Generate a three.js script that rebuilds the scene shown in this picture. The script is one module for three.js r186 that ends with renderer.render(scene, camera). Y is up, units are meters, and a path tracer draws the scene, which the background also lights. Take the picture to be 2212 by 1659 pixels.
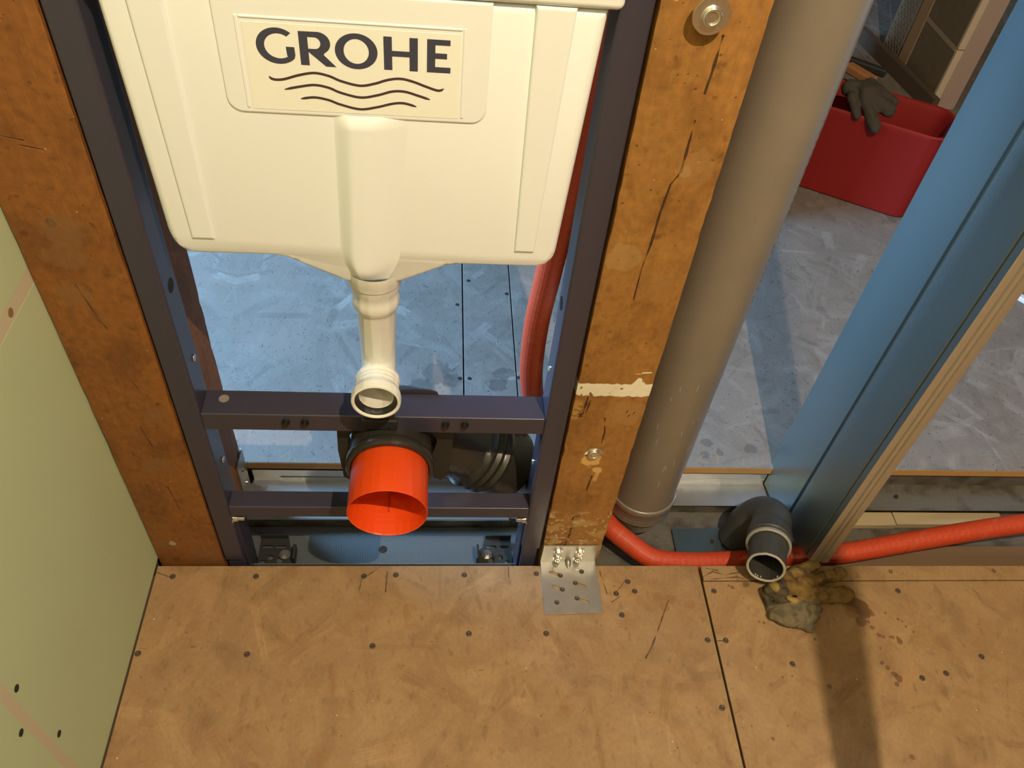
import * as THREE from 'three';
import { RoundedBoxGeometry } from 'three/addons/geometries/RoundedBoxGeometry.js';
import { mergeGeometries, mergeVertices, toCreasedNormals } from 'three/addons/utils/BufferGeometryUtils.js';
import { MarchingCubes } from 'three/addons/objects/MarchingCubes.js';
import { ImprovedNoise } from 'three/addons/math/ImprovedNoise.js';
import { RectAreaLightUniformsLib } from 'three/addons/lights/RectAreaLightUniformsLib.js';

// ---------------------------------------------------------------- camera, sky, lights, exposure
const scene = new THREE.Scene();
const camera = new THREE.PerspectiveCamera(2 * Math.atan(829.5 / 1757.0) * 180 / Math.PI, 2212 / 1659, 0.02, 60);
camera.rotation.order = 'YXZ';
camera.rotation.set(-0.823, -0.1441, 0.1274);
camera.position.set(0.3203, 1.1727, 0.6834);
const renderer = new THREE.WebGLRenderer({ antialias: true });
renderer.toneMapping = THREE.LinearToneMapping;
renderer.toneMappingExposure = 1.42;
renderer.shadowMap.enabled = true;
RectAreaLightUniformsLib.init();
const SKY = new THREE.Color().setRGB(0.34, 0.64, 1.0);
scene.background = SKY.clone().multiplyScalar(1.0);
const WARM = new THREE.Color().setRGB(1.0, 0.82, 0.56);
const LAMPS = [[0.1, 1.3, 0.5], [0.8, 1.06, 10.2], [1.85, 2.2, 2.4]];   // x, z, candela (ceiling spots of the front room)
const DAYLIGHT = { power: 37, y: 1.05, z: -0.68, w: 0.86, h: 1.0 };   // window of the back room

// ---------------------------------------------------------------- helpers
function rng(seed) { let s = seed >>> 0; return () => { s = (s + 0x6D2B79F5) | 0; let t = Math.imul(s ^ (s >>> 15), 1 | s); t = (t + Math.imul(t ^ (t >>> 7), 61 | t)) ^ t; return ((t ^ (t >>> 14)) >>> 0) / 4294967296; }; }
const perlin = new ImprovedNoise();
const fbm = (x, y, z = 0, o = 4) => { let a = 0, g = 0.5, f = 1; for (let i = 0; i < o; i++) { a += g * perlin.noise(x * f, y * f, z + i * 7.3); f *= 2.03; g *= 0.5; } return a; };
const clamp = (v, a = 0, b = 1) => Math.min(b, Math.max(a, v));
const ss = (a, b, v) => { const t = clamp((v - a) / (b - a)); return t * t * (3 - 2 * t); };
const used = {};
function numbered(n) { if (used[n] === undefined) { used[n] = 0; return n; } used[n]++; return n + '_' + String(used[n]).padStart(3, '0'); }
function shadow(o) { o.castShadow = true; o.receiveShadow = true; return o; }
function mesh(name, geo, mat, parent, label) {
  const m = shadow(new THREE.Mesh(geo, mat)); m.name = parent ? name : numbered(name);
  if (label) m.userData.label = label;
  (parent || scene).add(m); return m;
}
function thing(name, label, category, pos = [0, 0, 0], group) {
  const o = new THREE.Group(); o.name = numbered(name); o.position.set(...pos); o.userData = { label, category };
  if (group) o.userData.group = group; scene.add(o); return o;
}
function struct(name, label) { const o = new THREE.Group(); o.name = numbered(name); o.userData = { kind: 'structure' }; if (label) o.userData.label = label; scene.add(o); return o; }
function box(x0, x1, y0, y1, z0, z1, r = 0, seg = 2) {
  const w = x1 - x0, h = y1 - y0, d = z1 - z0;
  const g = r > 0 ? new RoundedBoxGeometry(w, h, d, seg, r) : new THREE.BoxGeometry(w, h, d);
  g.translate((x0 + x1) / 2, (y0 + y1) / 2, (z0 + z1) / 2); return g;
}
function cyl(r0, r1, len, axis, at, seg = 24, open = false) {
  const g = new THREE.CylinderGeometry(r1, r0, len, seg, 1, open);
  if (axis === 'z') g.rotateX(Math.PI / 2); if (axis === 'x') g.rotateZ(-Math.PI / 2);
  g.translate(...at); return g;
}
function lathe(profile, axis, at, seg = 48) {   // profile [[radius, along], ...]
  const g = new THREE.LatheGeometry(profile.map(p => new THREE.Vector2(p[0], p[1])), seg);
  if (axis === 'z') g.rotateX(Math.PI / 2);
  g.translate(...at); return toCreasedNormals(g, 0.6);
}
function merge(list) { return mergeGeometries(list.map(g => { const n = g.index ? g.toNonIndexed() : g; for (const k of Object.keys(n.attributes)) if (!['position', 'normal', 'uv'].includes(k)) n.deleteAttribute(k); if (!n.attributes.uv) n.setAttribute('uv', new THREE.BufferAttribute(new Float32Array(n.attributes.position.count * 2), 2)); n.morphAttributes = {}; return n; })); }
function boxUV(g, s = 1, o = [0, 0, 0]) {   // uv in metres by the way each face points
  const p = g.attributes.position, n = g.attributes.normal, uv = new Float32Array(p.count * 2);
  for (let i = 0; i < p.count; i++) {
    const ax = Math.abs(n.getX(i)), ay = Math.abs(n.getY(i)), az = Math.abs(n.getZ(i));
    const x = (p.getX(i) - o[0]) * s, y = (p.getY(i) - o[1]) * s, z = (p.getZ(i) - o[2]) * s;
    if (ay >= ax && ay >= az) { uv[2 * i] = x; uv[2 * i + 1] = z; } else if (az >= ax) { uv[2 * i] = x; uv[2 * i + 1] = y; } else { uv[2 * i] = z; uv[2 * i + 1] = y; }
  }
  g.setAttribute('uv', new THREE.BufferAttribute(uv, 2)); return g;
}
function sweep(pts, radius, seg = 60, rad = 24, tension = 0.5) {   // tube with a radius that may vary along it
  const c = new THREE.CatmullRomCurve3(pts.map(p => new THREE.Vector3(...p)), false, 'centripetal', tension);
  const g = new THREE.TubeGeometry(c, seg, 1, rad, false), p = g.attributes.position, v = new THREE.Vector3();
  for (let i = 0; i <= seg; i++) {
    const at = c.getPointAt(i / seg), r = typeof radius === 'function' ? radius(i / seg) : radius;
    for (let j = 0; j <= rad; j++) { const k = i * (rad + 1) + j; v.fromBufferAttribute(p, k).sub(at).multiplyScalar(r).add(at); p.setXYZ(k, v.x, v.y, v.z); }
  }
  if (typeof radius === 'function') { const q = toCreasedNormals(mergeVertices(g), 0.7); return q; }
  return g;
}
function prism(outline, holes, depth, bevel = 0) {   // shape in x,y, from z = 0 to depth
  const s = new THREE.Shape(outline.map(p => new THREE.Vector2(p[0], p[1])));
  for (const h of holes) s.holes.push(h instanceof THREE.Path ? h : new THREE.Path(h.map(p => new THREE.Vector2(p[0], p[1]))));
  return new THREE.ExtrudeGeometry(s, { depth, bevelEnabled: bevel > 0, bevelSize: bevel, bevelThickness: bevel, bevelOffset: -bevel, bevelSegments: 3, curveSegments: 20 });
}
const circle = (x, y, r, n = 20) => Array.from({ length: n }, (_, i) => [x + r * Math.cos(-i / n * 2 * Math.PI), y + r * Math.sin(-i / n * 2 * Math.PI)]);
function slot(x0, y0, x1, y1, r, n = 8) {
  const a = Math.atan2(y1 - y0, x1 - x0), out = [];
  for (let i = 0; i <= n; i++) { const t = a + Math.PI / 2 + Math.PI * i / n; out.push([x0 + r * Math.cos(t), y0 + r * Math.sin(t)]); }
  for (let i = 0; i <= n; i++) { const t = a - Math.PI / 2 + Math.PI * i / n; out.push([x1 + r * Math.cos(t), y1 + r * Math.sin(t)]); }
  return out.reverse();
}
function roundRing(l, w, r, n = 6) {   // rounded rectangle outline, anticlockwise
  const out = []; r = Math.min(r, l / 2 - 1e-4, w / 2 - 1e-4);
  for (const [sx, sy, a0] of [[1, 1, 0], [-1, 1, 90], [-1, -1, 180], [1, -1, 270]]) for (let i = 0; i <= n; i++) { const a = (a0 + 90 * i / n) * Math.PI / 180; out.push([sx * (l / 2 - r) + r * Math.cos(a), sy * (w / 2 - r) + r * Math.sin(a)]); }
  return out;
}
function loft(rings) {   // rings: arrays of [x, y, z], joined one to the next; first and last are capped
  const n = rings[0].length, pos = [], idx = [];
  for (const r of rings) for (const p of r) pos.push(...p);
  for (let k = 0; k + 1 < rings.length; k++) for (let i = 0; i < n; i++) { const a = k * n + i, b = k * n + (i + 1) % n, c = a + n, d = b + n; idx.push(a, c, b, b, c, d); }
  for (const [k, flip] of [[0, 0], [rings.length - 1, 1]]) { const c = pos.length / 3, m = [0, 0, 0]; for (const p of rings[k]) for (let j = 0; j < 3; j++) m[j] += p[j] / n; pos.push(...m); for (let i = 0; i < n; i++) { const a = k * n + i, b = k * n + (i + 1) % n; flip ? idx.push(c, b, a) : idx.push(c, a, b); } }
  const g = new THREE.BufferGeometry(); g.setAttribute('position', new THREE.Float32BufferAttribute(pos, 3)); g.setIndex(idx); g.computeVertexNormals();
  return toCreasedNormals(g, 0.7);
}
function sdfMesh(sdf, c, h, res, colour) {   // c centre, h half size, sdf(x, y, z) in metres
  const mc = new MarchingCubes(res, new THREE.MeshStandardMaterial(), false, false, 400000); mc.isolation = 0; mc.field.fill(-1);
  for (let k = 0; k < res; k++) for (let j = 0; j < res; j++) for (let i = 0; i < res; i++) {
    const x = c[0] + h[0] * (i / (res / 2) - 1), y = c[1] + h[1] * (j / (res / 2) - 1), z = c[2] + h[2] * (k / (res / 2) - 1);
    mc.field[k * res * res + j * res + i] = -sdf(x, y, z) * 100;
  }
  mc.update();
  const n = mc.count, P = new Float32Array(n * 3);
  for (let i = 0; i < n; i++) for (let a = 0; a < 3; a++) P[3 * i + a] = c[a] + h[a] * mc.positionArray[3 * i + a];
  let g = new THREE.BufferGeometry(); g.setAttribute('position', new THREE.BufferAttribute(P, 3)); g = mergeVertices(g, 1e-5); g.computeVertexNormals();
  if (colour) { const p = g.attributes.position, C = new Float32Array(p.count * 3); for (let i = 0; i < p.count; i++) C.set(colour(p.getX(i), p.getY(i), p.getZ(i)), 3 * i); g.setAttribute('color', new THREE.BufferAttribute(C, 3)); }
  return g;
}
const smin = (a, b, k) => { const h = Math.max(k - Math.abs(a - b), 0) / k; return Math.min(a, b) - h * h * k / 4; };
function capsule(x, y, z, A, B, ra, rb, flat = 1) {
  const ax = B[0] - A[0], ay = (B[1] - A[1]) / flat, az = B[2] - A[2], px = x - A[0], py = (y - A[1]) / flat, pz = z - A[2];
  const t = clamp((px * ax + py * ay + pz * az) / (ax * ax + ay * ay + az * az));
  return Math.hypot(px - t * ax, py - t * ay, pz - t * az) - (ra + (rb - ra) * t);
}

// ---------------------------------------------------------------- painted grain (albedo and relief, nothing else)
class Paint {   // x, y in metres from x0, y0
  constructor(w, h, ppmx, ppmy, x0, y0, base) {
    Object.assign(this, { w, h, ppmx, ppmy, x0, y0 }); this.c = new Float32Array(w * h * 3); this.b = new Float32Array(w * h).fill(0.5); this.r = new Float32Array(w * h).fill(0.8);
    for (let i = 0; i < w * h; i++) { this.c[3 * i] = base[0]; this.c[3 * i + 1] = base[1]; this.c[3 * i + 2] = base[2]; }
  }
  each(fn) { for (let j = 0; j < this.h; j++) for (let i = 0; i < this.w; i++) fn(j * this.w + i, this.x0 + i / this.ppmx, this.y0 + j / this.ppmy); }
  region(xa, xb, ya, yb, fn) {
    const i0 = Math.max(0, Math.floor((xa - this.x0) * this.ppmx)), i1 = Math.min(this.w - 1, Math.ceil((xb - this.x0) * this.ppmx));
    const j0 = Math.max(0, Math.floor((ya - this.y0) * this.ppmy)), j1 = Math.min(this.h - 1, Math.ceil((yb - this.y0) * this.ppmy));
    for (let j = j0; j <= j1; j++) for (let i = i0; i <= i1; i++) fn(j * this.w + i, this.x0 + i / this.ppmx, this.y0 + j / this.ppmy);
  }
  put(k, col, a, db = 0) { for (let q = 0; q < 3; q++) this.c[3 * k + q] += (col[q] - this.c[3 * k + q]) * a; this.b[k] += db * a; }
  mul(k, f) { for (let q = 0; q < 3; q++) this.c[3 * k + q] *= f; }
  chip(x, y, len, wid, ang, col, a, db, soft = 0.25, grain = false) {
    const ca = Math.cos(ang), sa = Math.sin(ang), e = Math.abs(len * ca) / 2 + Math.abs(wid * sa) / 2 + wid, f = Math.abs(len * sa) / 2 + Math.abs(wid * ca) / 2 + wid;
    this.region(x - e, x + e, y - f, y + f, (k, px, py) => {
      const u = (px - x) * ca + (py - y) * sa, v = -(px - x) * sa + (py - y) * ca, n = 0.25 * perlin.noise(u * 120, v * 300, x * 50);
      const m = ss(0, soft, 1 - Math.abs(2 * u / len)) * ss(0, soft, 1 + n - Math.abs(2 * v / wid)); if (m > 0) this.put(k, col, a * m * (grain ? clamp(0.75 + 0.9 * perlin.noise(u * 22, v * 620, x * 40 + y * 30)) : 1), db);
    });
  }
  blob(x, y, r, col, a, db = 0, rough = 0.5, freq = 60) {
    this.region(x - 1.8 * r, x + 1.8 * r, y - 1.8 * r, y + 1.8 * r, (k, px, py) => {
      const d = Math.hypot(px - x, py - y) / r + rough * fbm(px * freq, py * freq, x * 31 + y * 17, 3); const m = 1 - ss(0.85, 1.05, d); if (m > 0) this.put(k, col, a * m, db);
    });
  }
  line(pts, wid, col, a, db, jit = 0.3) {
    for (let s = 0; s + 1 < pts.length; s++) {
      const [ax, ay] = pts[s], [bx, by] = pts[s + 1], L = Math.hypot(bx - ax, by - ay);
      this.region(Math.min(ax, bx) - 2 * wid, Math.max(ax, bx) + 2 * wid, Math.min(ay, by) - 2 * wid, Math.max(ay, by) + 2 * wid, (k, px, py) => {
        const t = clamp(((px - ax) * (bx - ax) + (py - ay) * (by - ay)) / (L * L)), wob = wid * 1.4 * perlin.noise(px * 70, py * 70, 3.3);
        const d = Math.abs(Math.hypot(px - ax - t * (bx - ax), py - ay - t * (by - ay)) + wob * 0.5), ww = wid * (1 + jit * 1.6 * perlin.noise(px * 40, py * 40, 8.1)) * 0.42;
        const m = 1 - ss(ww * 0.6, ww * 1.2, d); if (m > 0) this.put(k, col, a * m, db);
      });
    }
  }
  maps(bump = true) {
    const n = this.w * this.h, d = new Uint8Array(n * 4), e = new Uint8Array(n * 4);
    const enc = v => { v = clamp(v); return 255 * (v <= 0.0031308 ? 12.92 * v : 1.055 * Math.pow(v, 1 / 2.4) - 0.055); };
    for (let i = 0; i < n; i++) { for (let q = 0; q < 3; q++) d[4 * i + q] = enc(this.c[3 * i + q]); d[4 * i + 3] = 255; const v = 255 * clamp(this.b[i]); e[4 * i] = e[4 * i + 1] = e[4 * i + 2] = v; e[4 * i + 3] = 255; }
    const mk = (a, srgb) => { const t = new THREE.DataTexture(a, this.w, this.h, THREE.RGBAFormat); t.magFilter = THREE.LinearFilter; t.minFilter = THREE.LinearMipmapLinearFilter; t.generateMipmaps = true; t.wrapS = t.wrapT = THREE.MirroredRepeatWrapping; if (srgb) t.colorSpace = THREE.SRGBColorSpace; t.needsUpdate = true; return t; };
    return { map: mk(d, true), bumpMap: bump ? mk(e, false) : null };
  }
}
function planar(g, p, iu, iv) {   // uv of a Paint's own rectangle, from coordinates iu and iv
  const a = g.attributes.position, uv = new Float32Array(a.count * 2), W = p.w / p.ppmx, H = p.h / p.ppmy;
  for (let i = 0; i < a.count; i++) { const q = [a.getX(i), a.getY(i), a.getZ(i)]; uv[2 * i] = (q[iu] - p.x0) / W; uv[2 * i + 1] = (q[iv] - p.y0) / H; }
  g.setAttribute('uv', new THREE.BufferAttribute(uv, 2)); return g;
}
const mat = (o) => new THREE.MeshStandardMaterial(o);
const lin = (r, g, b) => new THREE.Color().setRGB(r, g, b);
function grainMaps(size, metres, fn, base, seed) { const p = new Paint(size, size, size / metres, size / metres, 0, 0, base); p.each((k, x, y) => fn(p, k, x, y)); return p.maps(); }
function rep(maps, metres) { for (const t of Object.values(maps)) if (t) t.repeat.set(1 / metres, 1 / metres); return maps; }

// oriented strand board: pressed flakes, with fissures and specks
function osb(p, rand, n, tones, fissures, fiss, specks, grime) {
  for (let i = 0; i < n; i++) {
    const x = p.x0 + rand() * p.w / p.ppmx, y = p.y0 + rand() * p.h / p.ppmy, t = tones[Math.floor(rand() * tones.length)], f = 0.9 + 0.2 * rand();
    p.chip(x, y, 0.03 + rand() * 0.11, 0.006 + rand() * 0.024, rand() * Math.PI * 2, t.map(v => v * f), (0.08 + 0.42 * rand() * rand()) * (fiss.k || 1), (rand() - 0.5) * 0.2, 0.12 + 0.5 * rand(), true);
  }
  p.each((k, x, y) => { p.mul(k, 1 + 0.14 * fbm(x * 9, y * 9, 2, 3) + 0.07 * perlin.noise(x * 160, y * 160, 4)); p.b[k] += 0.1 * fbm(x * 60, y * 60, 5, 3); if (grime) { p.put(k, grime, 0.3 * ss(0.08, 0.4, fbm(x * 14 + 3, y * 14, 6, 5))); p.put(k, grime, 0.4 * ss(0.16, 0.42, fbm(x * 85, y * 42, 8, 4))); p.mul(k, 1 + 0.16 * fbm(x * 210, y * 130, 11, 3)); } });
  for (let i = 0; i < fissures; i++) { const x = p.x0 + rand() * p.w / p.ppmx, y = p.y0 + rand() * p.h / p.ppmy, a = rand() * Math.PI, l = fiss.min + rand() * rand() * rand() * fiss.len; p.chip(x, y, l, 0.0006 + rand() * fiss.wid, a, fiss.col, (0.25 + 0.6 * rand() * rand()) * (fiss.a || 1), -0.25, 0.5); }
  for (let i = 0; i < specks; i++) p.blob(p.x0 + rand() * p.w / p.ppmx, p.y0 + rand() * p.h / p.ppmy, 0.0004 + 0.0008 * rand(), rand() < 0.75 ? fiss.col : [0.7, 0.6, 0.45], 0.8, -0.2, 0.4, 300);
}
const FLOOR = [0.318, 0.194, 0.094];
const tonesF = [[0.36, 0.225, 0.11], [0.28, 0.166, 0.078], [0.22, 0.12, 0.052], [0.38, 0.24, 0.115], [0.32, 0.19, 0.09], [0.34, 0.195, 0.082], [0.25, 0.136, 0.056]];
const fissF = { min: 0.003, len: 0.028, wid: 0.0006, col: [0.095, 0.05, 0.024], k: 1.7 };
function floorLeft() {
  const p = new Paint(2048, 1024, 2300, 2300, -0.11, 0, FLOOR), r = rng(11);
  osb(p, r, 1300, tonesF, 420, fissF, 120, [0.16, 0.088, 0.042]);
  for (const [x, y, l, w, a] of [[0.215, 0.225, 0.06, 0.012, 1.4], [0.187, 0.2, 0.09, 0.016, 1.5], [0.179, 0.3, 0.045, 0.03, 1.2], [0.45, 0.205, 0.05, 0.008, 1.55], [0.478, 0.22, 0.06, 0.016, 1.2], [0.125, 0.064, 0.02, 0.014, 0.7], [0.075, 0.115, 0.03, 0.006, 1.5], [0.52, 0.24, 0.03, 0.03, 0.3], [0.63, 0.2, 0.02, 0.012, 1]]) p.chip(x, y, l, w, a, [0.24, 0.11, 0.035], 0.5, -0.05, 0.9);
  p.blob(0.69, 0.068, 0.0085, [0.26, 0.135, 0.05], 0.75, 0, 0.5, 70); p.blob(0.709, 0.07, 0.0095, [0.24, 0.125, 0.045], 0.75, 0, 0.5, 70); p.blob(0.697, 0.082, 0.009, [0.25, 0.13, 0.05], 0.75, 0, 0.5, 70); p.blob(0.741, 0.079, 0.0085, [0.28, 0.145, 0.05], 0.7, 0, 0.6, 80);
  p.line([[0.706, 0.071], [0.684, 0.114], [0.666, 0.148], [0.653, 0.167]], 0.0016, [0.07, 0.035, 0.02], 0.9, -0.5);
  for (const q of [[[0.216, 0.03], [0.213, 0.052]], [[0.255, 0.02], [0.254, 0.055]], [[0.222, 0.028], [0.237, 0.016], [0.243, 0.011]], [[0.616, 0.062], [0.632, 0.047], [0.643, 0.03]], [[0.6, 0.02], [0.607, 0.06]], [[0.612, 0.075], [0.628, 0.064]], [[-0.1, 0.02], [-0.075, 0.03]], [[0.45, 0.012], [0.45, 0.03]]]) p.line(q, 0.0014, [0.1, 0.05, 0.025], 0.85, -0.4);
  for (let i = 0; i < 18; i++) p.chip(-0.1 + 0.86 * r(), 0.011 + 0.004 * r(), 0.006 + 0.014 * r(), 0.002, r() * 6, [0.2, 0.11, 0.05], 0.4, -0.3, 0.8);   // frayed front edge
  for (let i = 0; i < 18; i++) p.chip(0.76 + 0.004 * r(), 0.02 + 0.4 * r(), 0.006 + 0.012 * r(), 0.002, r() * 6, [0.16, 0.085, 0.04], 0.4, -0.3, 0.8);
  return p;
}
function floorRight() {
  const p = new Paint(1536, 1024, 2100, 2300, 0.765, 0, FLOOR), r = rng(23);
  osb(p, r, 850, tonesF, 150, fissF, 70, [0.16, 0.088, 0.042]);
  const st = [0.12, 0.055, 0.02];
  p.blob(1.02, 0.085, 0.019, st, 0.95, 0, 0.75, 42); p.blob(1.03, 0.098, 0.013, st, 0.8, 0, 0.8, 60); p.blob(1.005, 0.094, 0.012, [0.24, 0.12, 0.045], 0.7, 0, 0.8, 60); p.blob(1.016, 0.11, 0.009, st, 0.75, 0, 0.8, 70);
  for (const [x, y, s] of [[1.064, 0.096, 0.002], [1.082, 0.107, 0.0028], [1.087, 0.111, 0.002], [1.09, 0.12, 0.0022], [1.099, 0.129, 0.002], [1.029, 0.111, 0.0035], [1.033, 0.121, 0.004], [1.039, 0.134, 0.005], [1.045, 0.137, 0.003], [1.056, 0.137, 0.0025], [1.061, 0.138, 0.003], [1.07, 0.144, 0.0052], [1.068, 0.139, 0.003], [0.882, 0.18, 0.003], [1.027, 0.18, 0.004], [1.033, 0.188, 0.004], [1.039, 0.197, 0.0045], [1.045, 0.205, 0.006], [1.038, 0.213, 0.004], [1.043, 0.199, 0.004], [0.847, 0.11, 0.002], [0.854, 0.112, 0.0025], [0.818, 0.049, 0.0035], [0.841, 0.044, 0.006], [0.812, 0.046, 0.002], [0.86, 0.2, 0.002], [0.876, 0.198, 0.0018], [0.93, 0.215, 0.004], [0.93, 0.14, 0.0025], [1.02, 0.32, 0.004], [0.82, 0.29, 0.003]]) p.blob(x, y, s, st, 0.75, 0, 0.7, 160);
  p.line([[0.785, 0.141], [0.77, 0.141]], 0.0018, [0.07, 0.035, 0.02], 0.9, -0.4);
  for (const q of [[[0.772, 0.03], [0.79, 0.02], [0.81, 0.026], [0.835, 0.022]], [[0.78, 0.014], [0.8, 0.018]], [[0.79, 0.034], [0.83, 0.03], [0.845, 0.036]]]) p.line(q, 0.0016, [0.1, 0.05, 0.025], 0.9, -0.4);
  for (let i = 0; i < 16; i++) p.chip(0.775 + 0.004 * r(), 0.04 + 0.35 * r(), 0.006 + 0.012 * r(), 0.0025, r() * 6, [0.16, 0.085, 0.04], 0.4, -0.3, 0.8);
  return p;
}
function floorBack() {   // dusty, plaster-splashed boards
  const p = new Paint(2048, 1400, 1150, 1150, -0.1, -1.38, [0.215, 0.186, 0.162]), r = rng(37);
  osb(p, r, 2600, [[0.24, 0.222, 0.195], [0.18, 0.158, 0.132], [0.215, 0.195, 0.17], [0.3, 0.28, 0.25], [0.15, 0.13, 0.11]], 7500, { min: 0.003, len: 0.02, wid: 0.0011, col: [0.045, 0.042, 0.042], k: 2.2, a: 1.5 }, 260);
  const d = [0.09, 0.08, 0.076];
  for (const [x, y, s] of [[0.33, -0.42, 0.03], [0.36, -0.4, 0.02], [0.3, -0.38, 0.025], [0.46, -0.42, 0.02], [0.45, -0.39, 0.018], [0.17, -0.72, 0.012], [0.84, -0.255, 0.012], [0.86, -0.23, 0.008], [0.83, -0.225, 0.008], [0.92, -0.24, 0.012], [0.95, -0.6, 0.02]]) p.blob(x, y, s, d, 0.6, -0.05, 0.9, 70);
  p.each((k, x, y) => { const m = ss(0.05, 0.4, fbm(x * 5, y * 5, 9, 4)); p.put(k, [0.155, 0.135, 0.115], 0.4 * m); });
  for (let i = 0; i < 60; i++) p.chip(-0.1 + 1.75 * r(), -0.2 - 0.02 * r(), 0.01 + 0.02 * r(), 0.004, r() * 6, [0.3, 0.21, 0.12], 0.6, 0.05);
  return p;
}
const pFL = floorLeft(), pFR = floorRight(), pFB = floorBack();
const mFL = mat({ ...pFL.maps(), bumpScale: 0.0022, roughness: 0.62 }), mFR = mat({ ...pFR.maps(), bumpScale: 0.0022, roughness: 0.62 }), mFB = mat({ ...pFB.maps(), bumpScale: 0.004, roughness: 0.75, color: lin(0.9, 0.87, 0.88) });
const mEdge = mat({ color: lin(0.5, 0.27, 0.09), roughness: 0.85 });
const mDarkWood = mat({ color: lin(0.09, 0.06, 0.04), roughness: 0.9 });
const mScrew = mat({ color: lin(0.085, 0.06, 0.042), metalness: 0.35, roughness: 0.5 });
const mPit = mat({ color: lin(0.02, 0.015, 0.012), roughness: 0.8 });

// timber: vertical grain, growth marks, knots
function timber(seed, x0, base, dark) {
  const p = new Paint(256, 2048, 2300, 2000, x0, -0.09, base), r = rng(seed);
  p.each((k, x, y) => {
    const w = x + 0.012 * fbm(x * 6, y * 2.2, seed, 3), g = fbm(w * 90, y * 2.5, seed, 4), h = fbm(w * 400, y * 9, seed + 3, 2);
    p.mul(k, 1 + 0.13 * g + 0.1 * h + 0.06 * perlin.noise(x * 20, y * 520, seed));
    p.put(k, dark, 0.5 * ss(-0.05, 0.35, fbm(x * 13, y * 9, seed + 9, 5))); p.put(k, dark, 0.5 * ss(0.12, 0.42, fbm(x * 48, y * 40, seed + 5, 4)));
    p.mul(k, 1 + 0.4 * fbm(x * 120, y * 95, seed + 1, 4)); p.put(k, dark.map(v => v * 0.6), 0.55 * ss(0.26, 0.46, fbm(x * 75 + 9, y * 70, seed + 2, 4))); p.b[k] += 0.12 * g + 0.1 * h + 0.08 * fbm(x * 60, y * 90, 4, 3);
  });
  for (let i = 0; i < 150; i++) p.chip(x0 + 0.105 * r(), r() * 0.92, 0.0015 + 0.006 * r() * r(), 0.0005 + 0.0007 * r(), r() < 0.35 ? Math.PI / 2 + 0.5 * (r() - 0.5) : 0.5 * (r() - 0.5), [0.09, 0.04, 0.012], 0.3 + 0.5 * r() * r(), -0.25, 0.6);
  for (let i = 0; i < 90; i++) p.blob(x0 + 0.105 * r(), r() * 0.92, 0.0006 + 0.0014 * r() * r(), r() < 0.8 ? [0.1, 0.045, 0.015] : [0.5, 0.32, 0.13], 0.7, -0.15, 0.9, 250);
  return p;
}
const pTL = timber(5, -0.105, [0.225, 0.085, 0.015], [0.1, 0.035, 0.006]);
{ const p = pTL, k = [0.1, 0.05, 0.02];
  p.blob(-0.06, 0.648, 0.006, k, 0.9, -0.1, 0.5, 90); p.blob(-0.05, 0.64, 0.02, [0.2, 0.1, 0.035], 0.6, 0, 0.9, 45); p.blob(-0.057, 0.61, 0.022, [0.22, 0.105, 0.035], 0.55, 0, 0.9, 45); p.blob(-0.068, 0.555, 0.02, [0.22, 0.105, 0.035], 0.5, 0, 0.9, 45); p.blob(-0.03, 0.353, 0.014, [0.21, 0.1, 0.03], 0.55, 0, 0.9, 60); p.blob(-0.046, 0.25, 0.018, [0.2, 0.1, 0.035], 0.5, 0, 0.9, 60); p.blob(-0.02, 0.02, 0.03, [0.19, 0.09, 0.03], 0.5, 0, 0.9, 50); p.blob(-0.08, 0.05, 0.018, [0.2, 0.095, 0.03], 0.5, 0, 0.9, 50);
  for (const q of [[[-0.06, 0.57], [-0.05, 0.52], [-0.045, 0.505]], [[-0.05, 0.33], [-0.045, 0.29]], [[-0.03, 0.125], [-0.015, 0.105], [-0.002, 0.1]], [[-0.045, 0.2], [-0.04, 0.14]], [[-0.04, 0.42], [-0.034, 0.4]]]) p.line(q, 0.0012, [0.07, 0.03, 0.01], 0.85, -0.4);
  for (const [x, y] of [[-0.075, 0.745], [-0.06, 0.736]]) p.line([[x, y], [x + 0.02, y - 0.004]], 0.0015, [0.1, 0.045, 0.015], 0.8, -0.3);
  p.blob(-0.07, 0.052, 0.006, [0.5, 0.42, 0.32], 0.6, 0, 0.9, 120);
}
const pTR = timber(8, 0.498, [0.315, 0.145, 0.033], [0.165, 0.064, 0.012]);
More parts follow.
